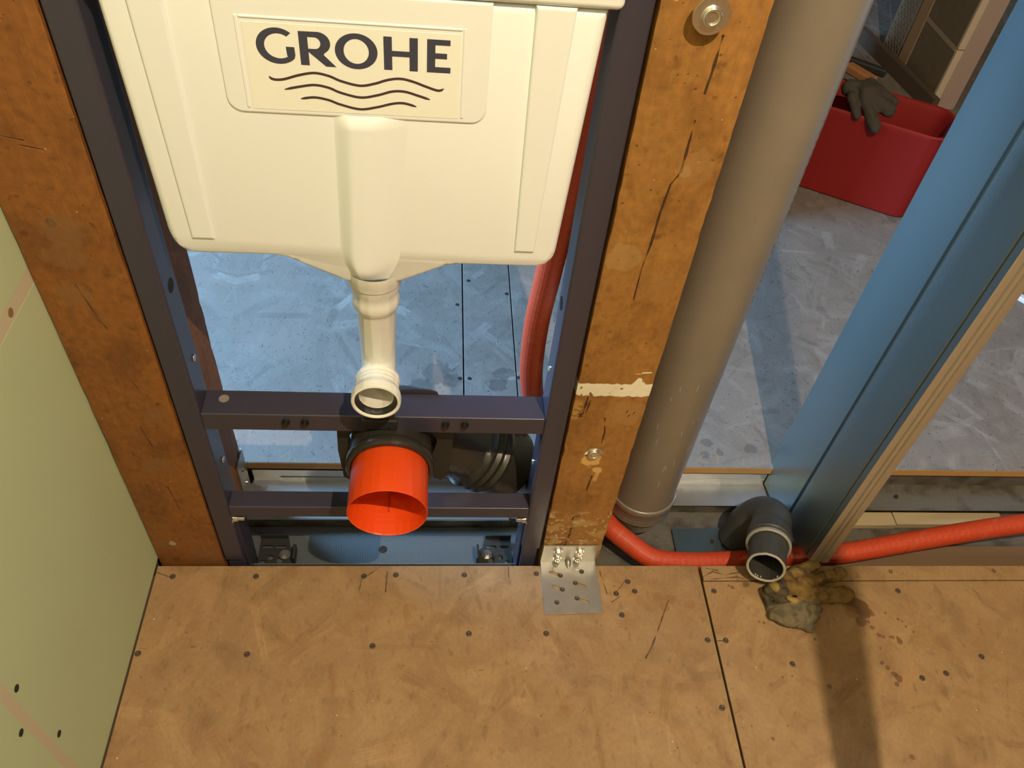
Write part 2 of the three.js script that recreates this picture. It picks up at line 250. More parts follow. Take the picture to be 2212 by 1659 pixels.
{ const p = pTR, wht = [0.82, 0.77, 0.62], crk = [0.045, 0.02, 0.008];
  for (const [q, w] of [[[[0.563, 0.876], [0.5625, 0.85], [0.561, 0.823]], 0.0026], [[[0.559, 0.796], [0.559, 0.74], [0.552, 0.726]], 0.0018], [[[0.552, 0.726], [0.549, 0.69], [0.548, 0.651]], 0.0018], [[[0.548, 0.651], [0.545, 0.619], [0.545, 0.572]], 0.0013], [[[0.548, 0.364], [0.553, 0.335], [0.5525, 0.31]], 0.0015], [[[0.549, 0.133], [0.545, 0.13], [0.54, 0.133], [0.539, 0.115]], 0.0018], [[[0.541, 0.108], [0.54, 0.075], [0.537, 0.045]], 0.003], [[[0.551, 0.235], [0.549, 0.2]], 0.002], [[[0.519, 0.405], [0.517, 0.372]], 0.0028], [[[0.523, 0.4], [0.521, 0.374]], 0.0014]]) p.line(q, w, crk, 0.95, -0.5);
  for (const [x, y, s] of [[0.508, 0.378, 0.004], [0.512, 0.386, 0.003], [0.506, 0.366, 0.0025], [0.513, 0.369, 0.004]]) p.blob(x, y, s, crk, 0.9, -0.3, 1, 200);
  p.chip(0.508, 0.38, 0.045, 0.012, 1.5, [0.5, 0.28, 0.08], 0.6, -0.1, 0.4);
  p.region(0.495, 0.61, 0.398, 0.45, (k, x, y) => {   // brushed-on white stripe
    const lo = 0.4085 + 0.004 * fbm(x * 120, 3, 1, 3), hi = 0.4315 + 0.004 * fbm(x * 90, 7, 2, 3) + 0.013 * (1 - ss(0.0, 0.011, Math.abs(x - 0.58))), n = fbm(x * 150, y * 110, 5, 3);
    const m = ss(lo - 0.0006, lo + 0.0006, y) * (1 - ss(hi - 0.0006, hi + 0.0006, y)) * (1 - ss(0.24, 0.3, n)); p.put(k, wht, 0.92 * m, 0.1);
  });
  p.chip(0.586, 0.4535, 0.014, 0.003, 0.1, wht, 0.8, 0.1); p.chip(0.576, 0.451, 0.008, 0.0015, 0.1, wht, 0.7, 0.1);
  p.blob(0.545, 0.272, 0.014, [0.66, 0.42, 0.14], 0.85, 0, 0.9, 80); p.blob(0.556, 0.25, 0.007, [0.66, 0.42, 0.14], 0.8, 0, 0.8, 80); p.chip(0.558, 0.24, 0.04, 0.007, 1.5, [0.6, 0.37, 0.12], 0.7, 0, 0.4);
  p.region(0.495, 0.61, 0.03, 0.15, (k, x, y) => { const m = ss(0.05, 0.2, fbm(x * 40, y * 40, 6, 3)) * (1 - ss(0.14, 0.146, y + 0.004 * perlin.noise(x * 60, 1, 1))); p.put(k, [0.42, 0.27, 0.1], 0.8 * m, 0.05); const n = ss(0.16, 0.24, fbm(x * 120, y * 120, 2, 3)); p.put(k, [0.56, 0.42, 0.2], 0.7 * n * (1 - ss(0.13, 0.14, y)), 0.05); });
  p.blob(0.575, 0.745, 0.02, [0.3, 0.15, 0.045], 0.6, 0, 0.9, 40); p.blob(0.563, 0.742, 0.007, [0.36, 0.22, 0.09], 0.6, 0, 0.6, 60); p.blob(0.57, 0.59, 0.02, [0.3, 0.15, 0.045], 0.5, 0, 0.9, 40); p.blob(0.575, 0.375, 0.025, [0.36, 0.19, 0.06], 0.6, 0, 0.9, 40); p.blob(0.525, 0.63, 0.02, [0.4, 0.24, 0.09], 0.5, 0, 0.9, 40);
  for (const [x, y] of [[0.575, 0.378], [0.579, 0.37], [0.585, 0.376]]) p.chip(x, y, 0.006, 0.0012, 1.2, crk, 0.9, -0.3);
}
const mTL = mat({ ...pTL.maps(), bumpScale: 0.003, roughness: 0.66 }), mTR = mat({ ...pTR.maps(), bumpScale: 0.003, roughness: 0.66 });

// metals and plastics
const knurl = rep(grainMaps(128, 0.024, (p, k, x, y) => { const u = (x + y) / 0.003 * Math.PI, v = (x - y) / 0.003 * Math.PI; p.b[k] = 0.5 + 0.16 * Math.sin(u) * Math.sin(v); p.mul(k, 1 + 0.03 * Math.sin(u) * Math.sin(v)); }, [0.5, 0.52, 0.54]), 0.024);
const galvTex = rep(grainMaps(512, 0.25, (p, k, x, y) => { p.mul(k, 1 + 0.16 * fbm(x * 40, y * 40, 3, 4)); p.b[k] += 0.15 * fbm(x * 60, y * 60, 1, 2); }, [0.52, 0.53, 0.54]), 0.25);
const mGalv = mat({ map: galvTex.map, metalness: 0.85, roughness: 0.42 });
const mKnurl = mat({ map: knurl.map, bumpMap: knurl.bumpMap, bumpScale: 0.0005, metalness: 0.85, roughness: 0.4 });
const mStud = mat({ color: lin(0.285, 0.38, 0.415), bumpMap: knurl.bumpMap, bumpScale: 0.00012, metalness: 0.92, roughness: 0.27 });
const mStudK = mat({ color: lin(0.27, 0.35, 0.385), bumpMap: knurl.bumpMap, bumpScale: 0.0004, metalness: 0.9, roughness: 0.38 });
const dusty = rep(grainMaps(512, 0.3, (p, k, x, y) => { const m = ss(-0.1, 0.3, fbm(x * 22, y * 22, 7, 4)); p.put(k, [0.06, 0.045, 0.033], 0.75 * m); p.mul(k, 1 + 0.2 * perlin.noise(x * 300, y * 300, 1)); p.b[k] += 0.2 * fbm(x * 60, y * 60, 1, 3); }, [0.15, 0.135, 0.115]), 0.3);
const mDusty = mat({ ...dusty, bumpScale: 0.001, metalness: 0.3, roughness: 0.6 });
const zincTex = rep(grainMaps(256, 0.12, (p, k, x, y) => { p.mul(k, 1 + 0.2 * fbm(x * 50, y * 50, 3, 3)); }, [0.44, 0.43, 0.4]), 0.12);
const mZinc = mat({ map: zincTex.map, metalness: 0.9, roughness: 0.44 });
const mBolt = mat({ color: lin(0.78, 0.75, 0.7), metalness: 0.95, roughness: 0.24 });
const frameTex = rep(grainMaps(512, 0.3, (p, k, x, y) => { const s = ss(0.3, 0.42, fbm(x * 70, y * 70, 3, 4)); p.put(k, [0.07, 0.066, 0.066], 0.35 * s); }, [0.055, 0.05, 0.076]), 0.3);
const mFrame = mat({ map: frameTex.map, metalness: 0.2, roughness: 0.33 });
const mFrameHole = mat({ color: lin(0.006, 0.006, 0.008), roughness: 0.9 });
const mBlack = mat({ color: lin(0.026, 0.023, 0.019), roughness: 0.3 });
const mBlackMatt = mat({ color: lin(0.018, 0.017, 0.016), roughness: 0.6 });
const mRubber = mat({ color: lin(0.012, 0.011, 0.01), roughness: 0.5 });
const mTank = mat({ color: lin(0.82, 0.85, 0.86), roughness: 0.42 });
const mLid = mat({ color: lin(0.78, 0.8, 0.79), roughness: 0.45 });
const mPipeW = mat({ color: lin(0.76, 0.76, 0.73), roughness: 0.38 });
const mSticker = mat({ color: lin(0.84, 0.85, 0.79), roughness: 0.3 });
const mInk = mat({ color: lin(0.05, 0.052, 0.085), roughness: 0.35 });
const mOrange = mat({ color: lin(0.72, 0.065, 0.006), roughness: 0.38 });
const mOrangeDark = mat({ color: lin(0.5, 0.035, 0.004), roughness: 0.5 });
const pvcTex = rep(grainMaps(1024, 0.6, (p, k, x, y) => { p.mul(k, 1 + 0.1 * fbm(x * 14, y * 14, 3, 4)); }, [0.215, 0.182, 0.148]), 0.6);
const mPVC = mat({ map: pvcTex.map, roughness: 0.29, metalness: 0.0 });
const mPVC2 = mat({ color: lin(0.055, 0.056, 0.058), roughness: 0.42 });
const mPVCcut = mat({ color: lin(0.36, 0.34, 0.3), roughness: 0.7 });
const hoseTex = rep(grainMaps(512, 0.2, (p, k, x, y) => { const m = ss(0.1, 0.35, fbm(x * 40, y * 40, 2, 4)); p.put(k, [0.42, 0.12, 0.06], 0.35 * m); p.mul(k, 1 + 0.12 * perlin.noise(x * 200, y * 200, 3)); }, [0.52, 0.055, 0.016]), 0.2);
const mHose = mat({ map: hoseTex.map, roughness: 0.55 });
const mTub = mat({ color: lin(0.24, 0.004, 0.002), roughness: 0.72 });

// plasterboard
function plasterboard() {
  const p = new Paint(1024, 1024, 1300, 1300, -0.25, 0, [0.5, 0.59, 0.37]), r = rng(77);
  p.each((k, x, y) => { p.mul(k, 1 + 0.05 * fbm(x * 6, y * 6, 1, 3) + 0.02 * perlin.noise(x * 400, y * 400, 2)); });
  for (const [z, y, l, a] of [[0.1, 0.2, 0.06, 1.4], [0.13, 0.16, 0.05, 1.3], [0.11, 0.12, 0.09, 1.5], [0.09, 0.26, 0.03, 1.4], [0.06, 0.3, 0.03, 1.5], [0.09, 0.09, 0.06, 1.45], [0.05, 0.06, 0.04, 1.3], [0.2, 0.2, 0.03, 1.2], [0.02, 0.018, 0.03, 1.3], [0.12, 0.34, 0.02, 1.2]]) for (let i = 0; i < 3; i++) p.chip(z + 0.012 * (r() - 0.5), y + 0.03 * (r() - 0.5), l * (0.5 + r()), 0.002 + 0.002 * r(), a + 0.2 * (r() - 0.5), [0.58, 0.6, 0.42], 0.45, 0.03, 0.8);
  for (let i = 0; i < 70; i++) p.blob(-0.2 + 0.75 * r(), 0.75 * r(), 0.0008 + 0.001 * r(), [0.62, 0.64, 0.5], 0.6, 0, 0.4, 300);
  return p;
}
const pWL = plasterboard(), mWL = mat({ ...pWL.maps(), bumpScale: 0.0004, roughness: 0.72 });
const mFiller = mat({ color: lin(0.56, 0.5, 0.36), roughness: 0.85 });
const mPlaster = mat({ color: lin(0.11, 0.08, 0.05), roughness: 0.9 });
const mCeil = mat({ color: lin(0.11, 0.08, 0.05), roughness: 0.95 });

// ---------------------------------------------------------------- room shell
{ // floor of the front room: boards with their screws
  const fl = struct('floor', 'worn tan strand board floor in front of the frame, screwed and stained');
  const bs = [], add = (g, p, m) => { const o = mesh('floor_board', planar(g, p, 0, 2), m, fl); bs.push(o); return o; };
  const left = add(box(-0.101, 0.7672, -0.018, 0, 0.009, 1.3, 0.0012, 1), pFL, mFL);
  const right = add(box(0.7705, 2.0, -0.018, 0, 0.0385, 1.3, 0.0012, 1), pFR, mFR);
  const strip = add(box(0.772, 2.0, -0.018, 0.0005, 0.0095, 0.0365, 0.0012, 1), pFR, mFR); strip.userData.label = 'narrow strip of board along the floor edge';
  add(box(-0.101, 1.2, -0.018, 0, 1.303, 3.0), pFL, mFL); add(box(1.203, 2.6, -0.018, 0, 1.303, 3.0), pFL, mFL); add(box(2.003, 2.6, -0.018, 0, 0.0095, 1.3), pFR, mFR);
  const joist = mesh('joist', box(-0.2, 2.6, -0.14, -0.019, 0.016, 3.0), mDarkWood, fl);
  const head = new THREE.LatheGeometry([[0.0001, -0.0003], [0.0014, -0.0003], [0.0017, 0.0003], [0.0031, 0.0004], [0.0034, -0.0001], [0.0041, -0.0001], [0.0044, 0.0003], [0.0047, -0.0006]].map(q => new THREE.Vector2(...q)), 14);
  const pit = new THREE.RingGeometry(0.0042, 0.0056, 14).rotateX(-Math.PI / 2);
  const r = rng(3);
  const put = (parent, x, z) => { const s = shadow(new THREE.Mesh(head, mScrew)); s.name = 'screw'; s.position.set(x, 0.0004, z); s.rotation.y = r() * 3; parent.add(s); };
  for (const [x, z] of [[0.219, 0.028], [0.269, 0.026], [0.378, 0.026], [0.495, 0.024], [0.24, 0.144], [0.384, 0.126], [0.503, 0.127], [0.622, 0.06], [0.626, 0.097], [0.653, 0.056], [0.644, 0.039], [0.756, 0.14], [0.052, 0.028], [0.059, 0.155], [-0.095, 0.152], [-0.074, 0.028], [0.755, 0.245]]) put(left, x, z);
  for (const [x, z] of [[0.785, 0.056], [1.101, 0.057], [1.196, 0.172], [1.125, 0.198], [1.083, 0.205], [0.882, 0.18], [0.785, 0.141]]) put(right, x, z);
  for (const [x, z] of [[1.102, 0.021], [1.289, 0.02]]) put(strip, x, z);
}
{ // floor of the back room
  const fb = struct('floor', 'dusty pale strand board floor of the room behind the frame');
  for (const [x0, x1] of [[-0.9, 0.3808], [0.3832, 0.4857], [0.4878, 1.75], [1.752, 2.6]]) {
    const b = mesh('floor_board', planar(box(x0, x1, -0.018, 0, -2.99, -0.1945, 0.001, 1), pFB, 0, 2), mFB, fb);
    mesh('board_edge', box(x0 + 0.001, x1 - 0.001, -0.0172, -0.0012, -0.1946, -0.194), mEdge, b);
  }
  mesh('joist', box(-0.9, 2.6, -0.14, -0.019, -2.99, -0.212), mDarkWood, fb);
  const head = new THREE.CylinderGeometry(0.004, 0.004, 0.001, 12);
  for (const [x, z] of [[0.374, -0.405], [0.393, -0.405], [0.37, -0.62], [0.395, -0.7], [0.478, -0.66], [0.49, -0.41]]) { const s = mesh('screw', head, mPit, fb); s.position.set(x, 0.0003, z); }
}
{ const sf = struct('subfloor', 'dusty sunken gap between the two floors'); mesh('slab', boxUV(box(-0.9, 2.6, -0.2, -0.0855, -0.214, 0.018)), mDusty, sf); }
{ // left wall: moisture-resistant plasterboards, filled joints, screws
  const w = struct('wall_left', 'green moisture-resistant plasterboard wall with pale filled joints');
  const brd = (z0, z1, y0, y1) => mesh('plasterboard', planar(box(-0.1155, -0.103, y0, y1, z0, z1), pWL, 2, 1), mWL, w);
  brd(-0.19, 0.3305, 0.002, 0.5675); brd(-0.19, 0.3305, 0.588, 2.45); brd(0.3445, 1.5445, 0.002, 2.45); brd(1.5445, 3.0, 0.002, 2.45);
  const jf = (y0, y1, z0, z1) => mesh('joint_filler', box(-0.115, -0.1032, y0, y1, z0, z1), mFiller, w);
  jf(0.5675, 0.588, -0.19, 0.3305); jf(0.002, 2.45, 0.3305, 0.3445);
  mesh('wall_core', box(-0.25, -0.116, -0.14, 2.45, -0.19, 3.0), mPlaster, w);
  for (const [y, z, rr] of [[0.2951, 0.3221, 0.0042], [0.2521, 0.3519, 0.0042], [0.1594, 0.3205, 0.0042], [0.11, 0.352, 0.004]]) mesh('screw', cyl(rr, rr, 0.0012, 'x', [-0.1028, y, z], 14), mPit, w);
  mesh('screw', cyl(0.0048, 0.0048, 0.001, 'x', [-0.1028, 0.5785, 0.055], 14), mat({ color: lin(0.24, 0.15, 0.06), roughness: 0.8 }), w, 'brown rusty screw head in the pale joint');
}
{ const c = struct('ceiling'); mesh('ceiling_board', box(-1.1, 2.75, 2.45, 2.6, -3.15, 3.15), mCeil, c); }
{ const w = struct('wall_front'); mesh('wall_panel', box(-0.25, 2.75, -0.14, 2.45, 3.0, 3.15), mPlaster, w); }
{ const w = struct('wall_right'); mesh('wall_panel', box(2.6, 2.75, -0.14, 2.45, -3.15, 3.0), mPlaster, w); }
{ const w = struct('wall_back'); mesh('wall_panel', box(-1.1, 2.6, -0.14, 2.45, -3.15, -3.0), mPlaster, w); }
{ // left side of the back room, with the window
  const w = struct('wall_back_left'), D = DAYLIGHT, z0 = D.z - D.w / 2, z1 = D.z + D.w / 2, y0 = D.y - D.h / 2, y1 = D.y + D.h / 2;
  mesh('wall_panel', box(-1.1, -0.95, -0.14, 2.45, -3.0, z0), mPlaster, w); mesh('wall_panel', box(-1.1, -0.95, -0.14, 2.45, z1, -0.14), mPlaster, w);
  mesh('wall_panel', box(-1.1, -0.95, -0.14, y0, z0, z1), mPlaster, w); mesh('wall_panel', box(-1.1, -0.95, y1, 2.45, z0, z1), mPlaster, w);
  mesh('wall_panel', box(-0.95, -0.116, -0.14, 2.45, -0.19, -0.14), mPlaster, w);
  const f = struct('window_1', 'window of the back room'), mF = mat({ color: lin(0.75, 0.75, 0.74), roughness: 0.4 });
  mesh('window_frame', merge([box(-1.04, -0.99, y0, y0 + 0.05, z0, z1), box(-1.04, -0.99, y1 - 0.05, y1, z0, z1), box(-1.04, -0.99, y0, y1, z0, z0 + 0.05), box(-1.04, -0.99, y0, y1, z1 - 0.05, z1)]), mF, f);
  mesh('pane', box(-1.02, -1.016, y0 + 0.05, y1 - 0.05, z0 + 0.05, z1 - 0.05), new THREE.MeshPhysicalMaterial({ transmission: 1, roughness: 0, thickness: 0, color: 0xffffff }), f);
  const L = new THREE.RectAreaLight(SKY, D.power, D.w - 0.1, D.h - 0.1); L.position.set(-0.975, D.y, D.z); L.lookAt(1, D.y, D.z); scene.add(L);
}
{ // block pier of the back room
  const w = struct('wall_pier', 'brown block pier with pale mortar joints and a plastered end');
  const blockTex = rep(grainMaps(512, 0.3, (p, k, x, y) => { p.mul(k, 1 + 0.2 * fbm(x * 30, y * 30, 3, 4) + 0.08 * perlin.noise(x * 500, y * 500, 1)); p.b[k] += 0.2 * fbm(x * 120, y * 120, 3, 3); }, [0.2, 0.155, 0.105]), 0.3);
  const mBlock = mat({ map: blockTex.map, bumpMap: blockTex.bumpMap, bumpScale: 0.001, roughness: 0.9 }), mMortar = mat({ color: lin(0.4, 0.32, 0.24), roughness: 0.9 }), mPink = mat({ color: lin(0.4, 0.3, 0.27), roughness: 0.9 }), mEdgeP = mat({ color: lin(0.58, 0.48, 0.36), roughness: 0.9 });
  mesh('pier_core', box(1.853, 1.925, 0, 2.45, -1.9, -1.606), mMortar, w);
  let y = 0.002, i = 0; while (y < 2.43) { const h = i ? 0.19 : 0.174, t = Math.min(y + h, 2.449); mesh('block', boxUV(box(1.848, 1.9, y, t, -1.828, -1.612, 0.002, 1)), mBlock, w); if (t < 2.44) mesh('mortar_joint', box(1.847, 1.853, t, t + 0.014, -1.828, -1.612), mMortar, w); y = t + 0.014; i++; }
  mesh('mortar_joint', box(1.846, 1.86, 0, 2.449, -1.885, -1.828), mat({ color: lin(0.44, 0.3, 0.18), roughness: 0.9 }), w);
  for (const [a, b] of [[0, 0.186], [0.1885, 0.39], [0.3925, 2.449]]) mesh('plaster_edge', box(1.847, 1.869, a, b, -1.612, -1.6, 0.002, 1), mEdgeP, w);
  mesh('plaster_end', box(1.869, 1.93, 0, 2.449, -1.612, -1.601, 0.002, 1), mPink, w);
}

// ---------------------------------------------------------------- ceiling spots
for (const [i, [x, z, cd]] of LAMPS.entries()) {
  const t = thing('ceiling_light', ['round ceiling spot nearest the green wall', 'round ceiling spot above the middle of the front room', 'round ceiling spot farthest from the green wall'][i], 'ceiling light', [x, 2.45, z], 'ceiling spots of the front room');
  mesh('trim_ring', new THREE.TorusGeometry(0.045, 0.006, 10, 32).rotateX(Math.PI / 2).translate(0, -0.004, 0), mBolt, t);
  mesh('lamp_face', new THREE.CylinderGeometry(0.04, 0.04, 0.004, 32).translate(0, -0.003, 0), new THREE.MeshStandardMaterial({ color: 0x222222, emissive: WARM, emissiveIntensity: 12 }), t);
  const L = new THREE.PointLight(WARM, cd, 0, 2); L.position.set(x, 2.42, z); L.castShadow = true; L.shadow.radius = 0.6; L.shadow.mapSize.set(2048, 2048); scene.add(L);
}
{ // hanging hand lamp, switched off, that throws the shadow band across the floor
  const t = thing('hand_lamp', 'switched off tubular hand lamp hanging from the ceiling on its cable', 'hand lamp', [0.885, 0, 0.6]);
  mesh('tube', new THREE.CapsuleGeometry(0.022, 0.48, 8, 24).translate(0, 1.135, 0), mBlackMatt, t); mesh('cable', new THREE.CylinderGeometry(0.002, 0.002, 1.06, 8).translate(0, 1.92, 0), mBlackMatt, t);
}

// ---------------------------------------------------------------- timber posts
function post(x0, x1, y1, z0, p) {
  const W = x1 - x0, D = -z0, H = y1 + 0.085;
  const g = new THREE.BoxGeometry(W, H, D, 12, 260, 8); g.translate((x0 + x1) / 2, y1 - H / 2, z0 / 2);
  const a = g.attributes.position;
  for (let i = 0; i < a.count; i++) {
    let x = a.getX(i), y = a.getY(i), z = a.getZ(i); const ex = Math.max(ss(0.006, 0, x - x0), ss(0.006, 0, x1 - x)), ez = Math.max(ss(0.006, 0, z - z0), ss(0.006, 0, -z));
    const n = 0.0013 * perlin.noise(y * 45, 1.5, x0 * 9) + 0.0009 * perlin.noise(y * 170, 3.1, x0 * 5), c = 0.0016 * ex * ez;
    const sx = x < (x0 + x1) / 2 ? 1 : -1; x += sx * (c + Math.max(0, n * ex)); z += (z < z0 / 2 ? 1 : -1) * (c + 0.0006 * Math.abs(perlin.noise(x * 60, y * 40, 4)));
    a.setXYZ(i, x, y, z);
  }
  g.computeVertexNormals();
  const q = g.attributes.position, n = g.attributes.normal, uv = new Float32Array(q.count * 2), TW = p.w / p.ppmx, TH = p.h / p.ppmy;
  for (let i = 0; i < q.count; i++) { const side = Math.abs(n.getX(i)) > 0.75; uv[2 * i] = ((side ? q.getZ(i) * 1.3 + 0.02 : q.getX(i) - p.x0)) / TW; uv[2 * i + 1] = (q.getY(i) - p.y0) / TH; }
  g.setAttribute('uv', new THREE.BufferAttribute(uv, 2)); return g;
}
const hex = (r, h) => { const g = new THREE.ExtrudeGeometry(new THREE.Shape(Array.from({ length: 6 }, (_, i) => new THREE.Vector2(r * Math.cos(i * Math.PI / 3), r * Math.sin(i * Math.PI / 3)))), { depth: h, bevelEnabled: true, bevelSize: 0.0006, bevelThickness: 0.0006, bevelOffset: -0.0006, bevelSegments: 2 }); return g; };
{ const t = thing('timber_post', 'left timber post of rough brown wood, against the green plasterboard wall', 'post');
  mesh('post_body', post(-0.1025, -0.0015, 2.44, -0.186, pTL), mTL, t);
}
{ const t = thing('timber_post', 'right timber post with a white paint stripe, a long crack and two steel washers', 'post');
  mesh('post_body', post(0.5015, 0.6005, 2.44, -0.186, pTR), mTR, t);
  for (const [i, y, rr] of [[0, 0.897, 0.0162], [1, 0.291, 0.0135]]) {
    const zb = i ? -0.001 : 0.0075, wsh = rng(40 + i), n = 26, s = new THREE.Shape(Array.from({ length: n }, (_, k) => { const q = rr * (1 + 0.03 * (wsh() - 0.5)); return new THREE.Vector2(q * Math.cos(k / n * 6.2832), q * Math.sin(k / n * 6.2832)); }));
    const g = new THREE.ExtrudeGeometry(s, { depth: 0.0018, bevelEnabled: true, bevelSize: 0.0004, bevelThickness: 0.0004, bevelOffset: -0.0004, bevelSegments: 2 });
    if (i) g.rotateX(0.28); g.translate(0.5455, y, zb);
    mesh('washer', g, mBolt, t, i ? 'washer sunk in the post below the paint stripe' : 'washer standing proud near the top of the photo');
    mesh('bolt_head', merge([cyl(0.0092, 0.0085, 0.003, 'z', [0.5455, y, zb + 0.0034], 28), new THREE.TorusGeometry(0.0066, 0.0016, 10, 28).translate(0.5455, y, zb + 0.0055), cyl(0.0044, 0.004, 0.003, 'z', [0.5455, y, zb + 0.0042], 16)]), mBolt, t);
    mesh('bolt_shank', cyl(0.005, 0.005, 0.02, 'z', [0.5455, y, zb - 0.009], 14), mBolt, t);
  }
}

// ---------------------------------------------------------------- installation frame
{ const t = thing('toilet_frame', 'dark blue steel toilet mounting frame between the two timber posts', 'frame');
  const up = (x0, x1, foot) => { const o = mesh('upright', boxUV(box(x0, x1, foot, 1.13, -0.045, 0, 0.004, 3)), mFrame, t); return o; };
  const uL = up(0, 0.0293, -0.0), uR = up(0.4693, 0.4993, 0.035);
  mesh('foot', boxUV(box(0.0025, 0.0285, -0.083, 0.02, -0.042, -0.003, 0.003, 2)), mFrame, t); mesh('foot', boxUV(box(0.4708, 0.4955, -0.083, 0.05, -0.042, -0.0015, 0.003, 2)), mFrame, t);
  mesh('crossbar', boxUV(box(0.029, 0.4697, 0.3287, 0.36, -0.0415, 0, 0.002, 2)), mFrame, t); mesh('crossbar', boxUV(box(0.029, 0.4697, 0.126, 0.151, -0.0295, 0, 0.002, 2)), mFrame, t);
  mesh('crossbar', boxUV(box(0.0, 0.4993, 1.1, 1.13, -0.0415, 0, 0.002, 2)), mFrame, t);
  const hole = (x, y, z, sx) => mesh('bolt_hole', cyl(0.0085, 0.0085, 0.0012, 'x', [x, y, z], 24), mFrameHole, t);
  hole(0.0292, 0.552, -0.024); hole(0.4694, 0.541, -0.027);
  mesh('bolt_hole', cyl(0.0065, 0.0065, 0.0012, 'y', [0.054, 0.36, -0.026], 24), mat({ color: lin(0.22, 0.19, 0.15), roughness: 0.7 }), t, 'pale round hole in the upper crossbar');
  for (const [x, y, z, s] of [[0.03, 0.432, -0.029, 1], [0.03, 0.228, -0.028, 1], [0.4692, 0.426, -0.03, -1], [0.4692, 0.225, -0.033, -1]]) mesh('screw', lathe([[0.0001, 0.002], [0.0015, 0.0014], [0.0022, 0.002], [0.0044, 0.0012], [0.0048, 0]], 'y', [0, 0, 0], 16).rotateZ(-s * Math.PI / 2).translate(x, y, z), mBolt, t);
  for (const x of [0.134, 0.158, 0.339, 0.364]) mesh('stud_bolt', merge([cyl(0.0052, 0.0052, 0.003, 'z', [x, 0.347, 0.0015], 18), cyl(0.0042, 0.0038, 0.004, 'z', [x, 0.347, 0.004], 18)]), mat({ color: lin(0.05, 0.048, 0.05), metalness: 0.8, roughness: 0.3 }), t);
  mesh('pipe_holder', merge([box(0.231, 0.277, 0.3445, 0.362, 0, 0.009, 0.002, 2), box(0.235, 0.273, 0.355, 0.405, -0.002, 0.006, 0.002, 2)]), mBlackMatt, t);
  const arc = prism([[0.272, 0.352], ...Array.from({ length: 13 }, (_, i) => [0.298 - 0.03 * Math.cos(Math.PI * i / 12), 0.36 + 0.008 * Math.sin(Math.PI * i / 12)]), [0.33, 0.352]], [], 0.002); mesh('rear_plate', arc.translate(0, 0, -0.044), mFrame, t);
  // foot brackets with slots and bolts
  const bracket = (s, x0) => {   // s = 1 opens to the right, -1 to the left
    const X = u => x0 + s * u, P = (a) => a.map(([u, v]) => [X(u), v]), fix = h => s > 0 ? h : h.slice().reverse();
    const out = P([[0, 0], [0.058, 0], [0.062, 0.006], [0.062, 0.03], [0.05, 0.036], [0.046, 0.054], [0, 0.054]]);
    const holes = [slot(0.006, 0.038, 0.019, 0.038, 0.0028), slot(0.028, 0.038, 0.041, 0.038, 0.0028), circle(0.02, 0.017, 0.005), circle(0.008, 0.007, 0.0052), circle(0.036, 0.012, 0.006)].map(h => P(h));
    const g = prism(fix(out), holes, 0.002); g.rotateX(-Math.PI / 2); g.translate(0, -0.072, -0.03);
    const flange = box(Math.min(X(0), X(0.045)), Math.max(X(0), X(0.045)), -0.072, -0.06, -0.0865, -0.0845), lug = box(Math.min(X(0.058), X(0.063)), Math.max(X(0.058), X(0.063)), -0.072, -0.05, -0.062, -0.034, 0.0015, 1);
    mesh('foot_bracket', merge([g, flange, lug]), mBlackMatt, t);
    mesh('bracket_bolt', merge([hex(0.0068, 0.006).rotateX(-Math.PI / 2).translate(X(0.043), -0.069, -0.052), cyl(0.009, 0.009, 0.0015, 'y', [X(0.043), -0.069, -0.052], 24)]), mat({ color: lin(0.4, 0.39, 0.38), metalness: 0.9, roughness: 0.35 }), t);
    mesh('clamp_nut', merge([cyl(0.007, 0.007, 0.006, 'x', [X(s > 0 ? -0.002 : -0.002) , 0.108, -0.01], 6), cyl(0.009, 0.009, 0.002, 'x', [X(-0.006), 0.108, -0.01], 20), cyl(0.0045, 0.0045, 0.012, 'x', [X(0.004), 0.108, -0.01], 14)]), mBolt, t);
  };
  bracket(1, 0.0345); bracket(-1, 0.4645);
  mesh('slide_plate', box(0.0293, 0.032, -0.08, 0.1, -0.05, -0.012), mFrame, t); mesh('slide_plate', box(0.4665, 0.4692, -0.08, 0.1, -0.05, -0.012), mFrame, t);
}

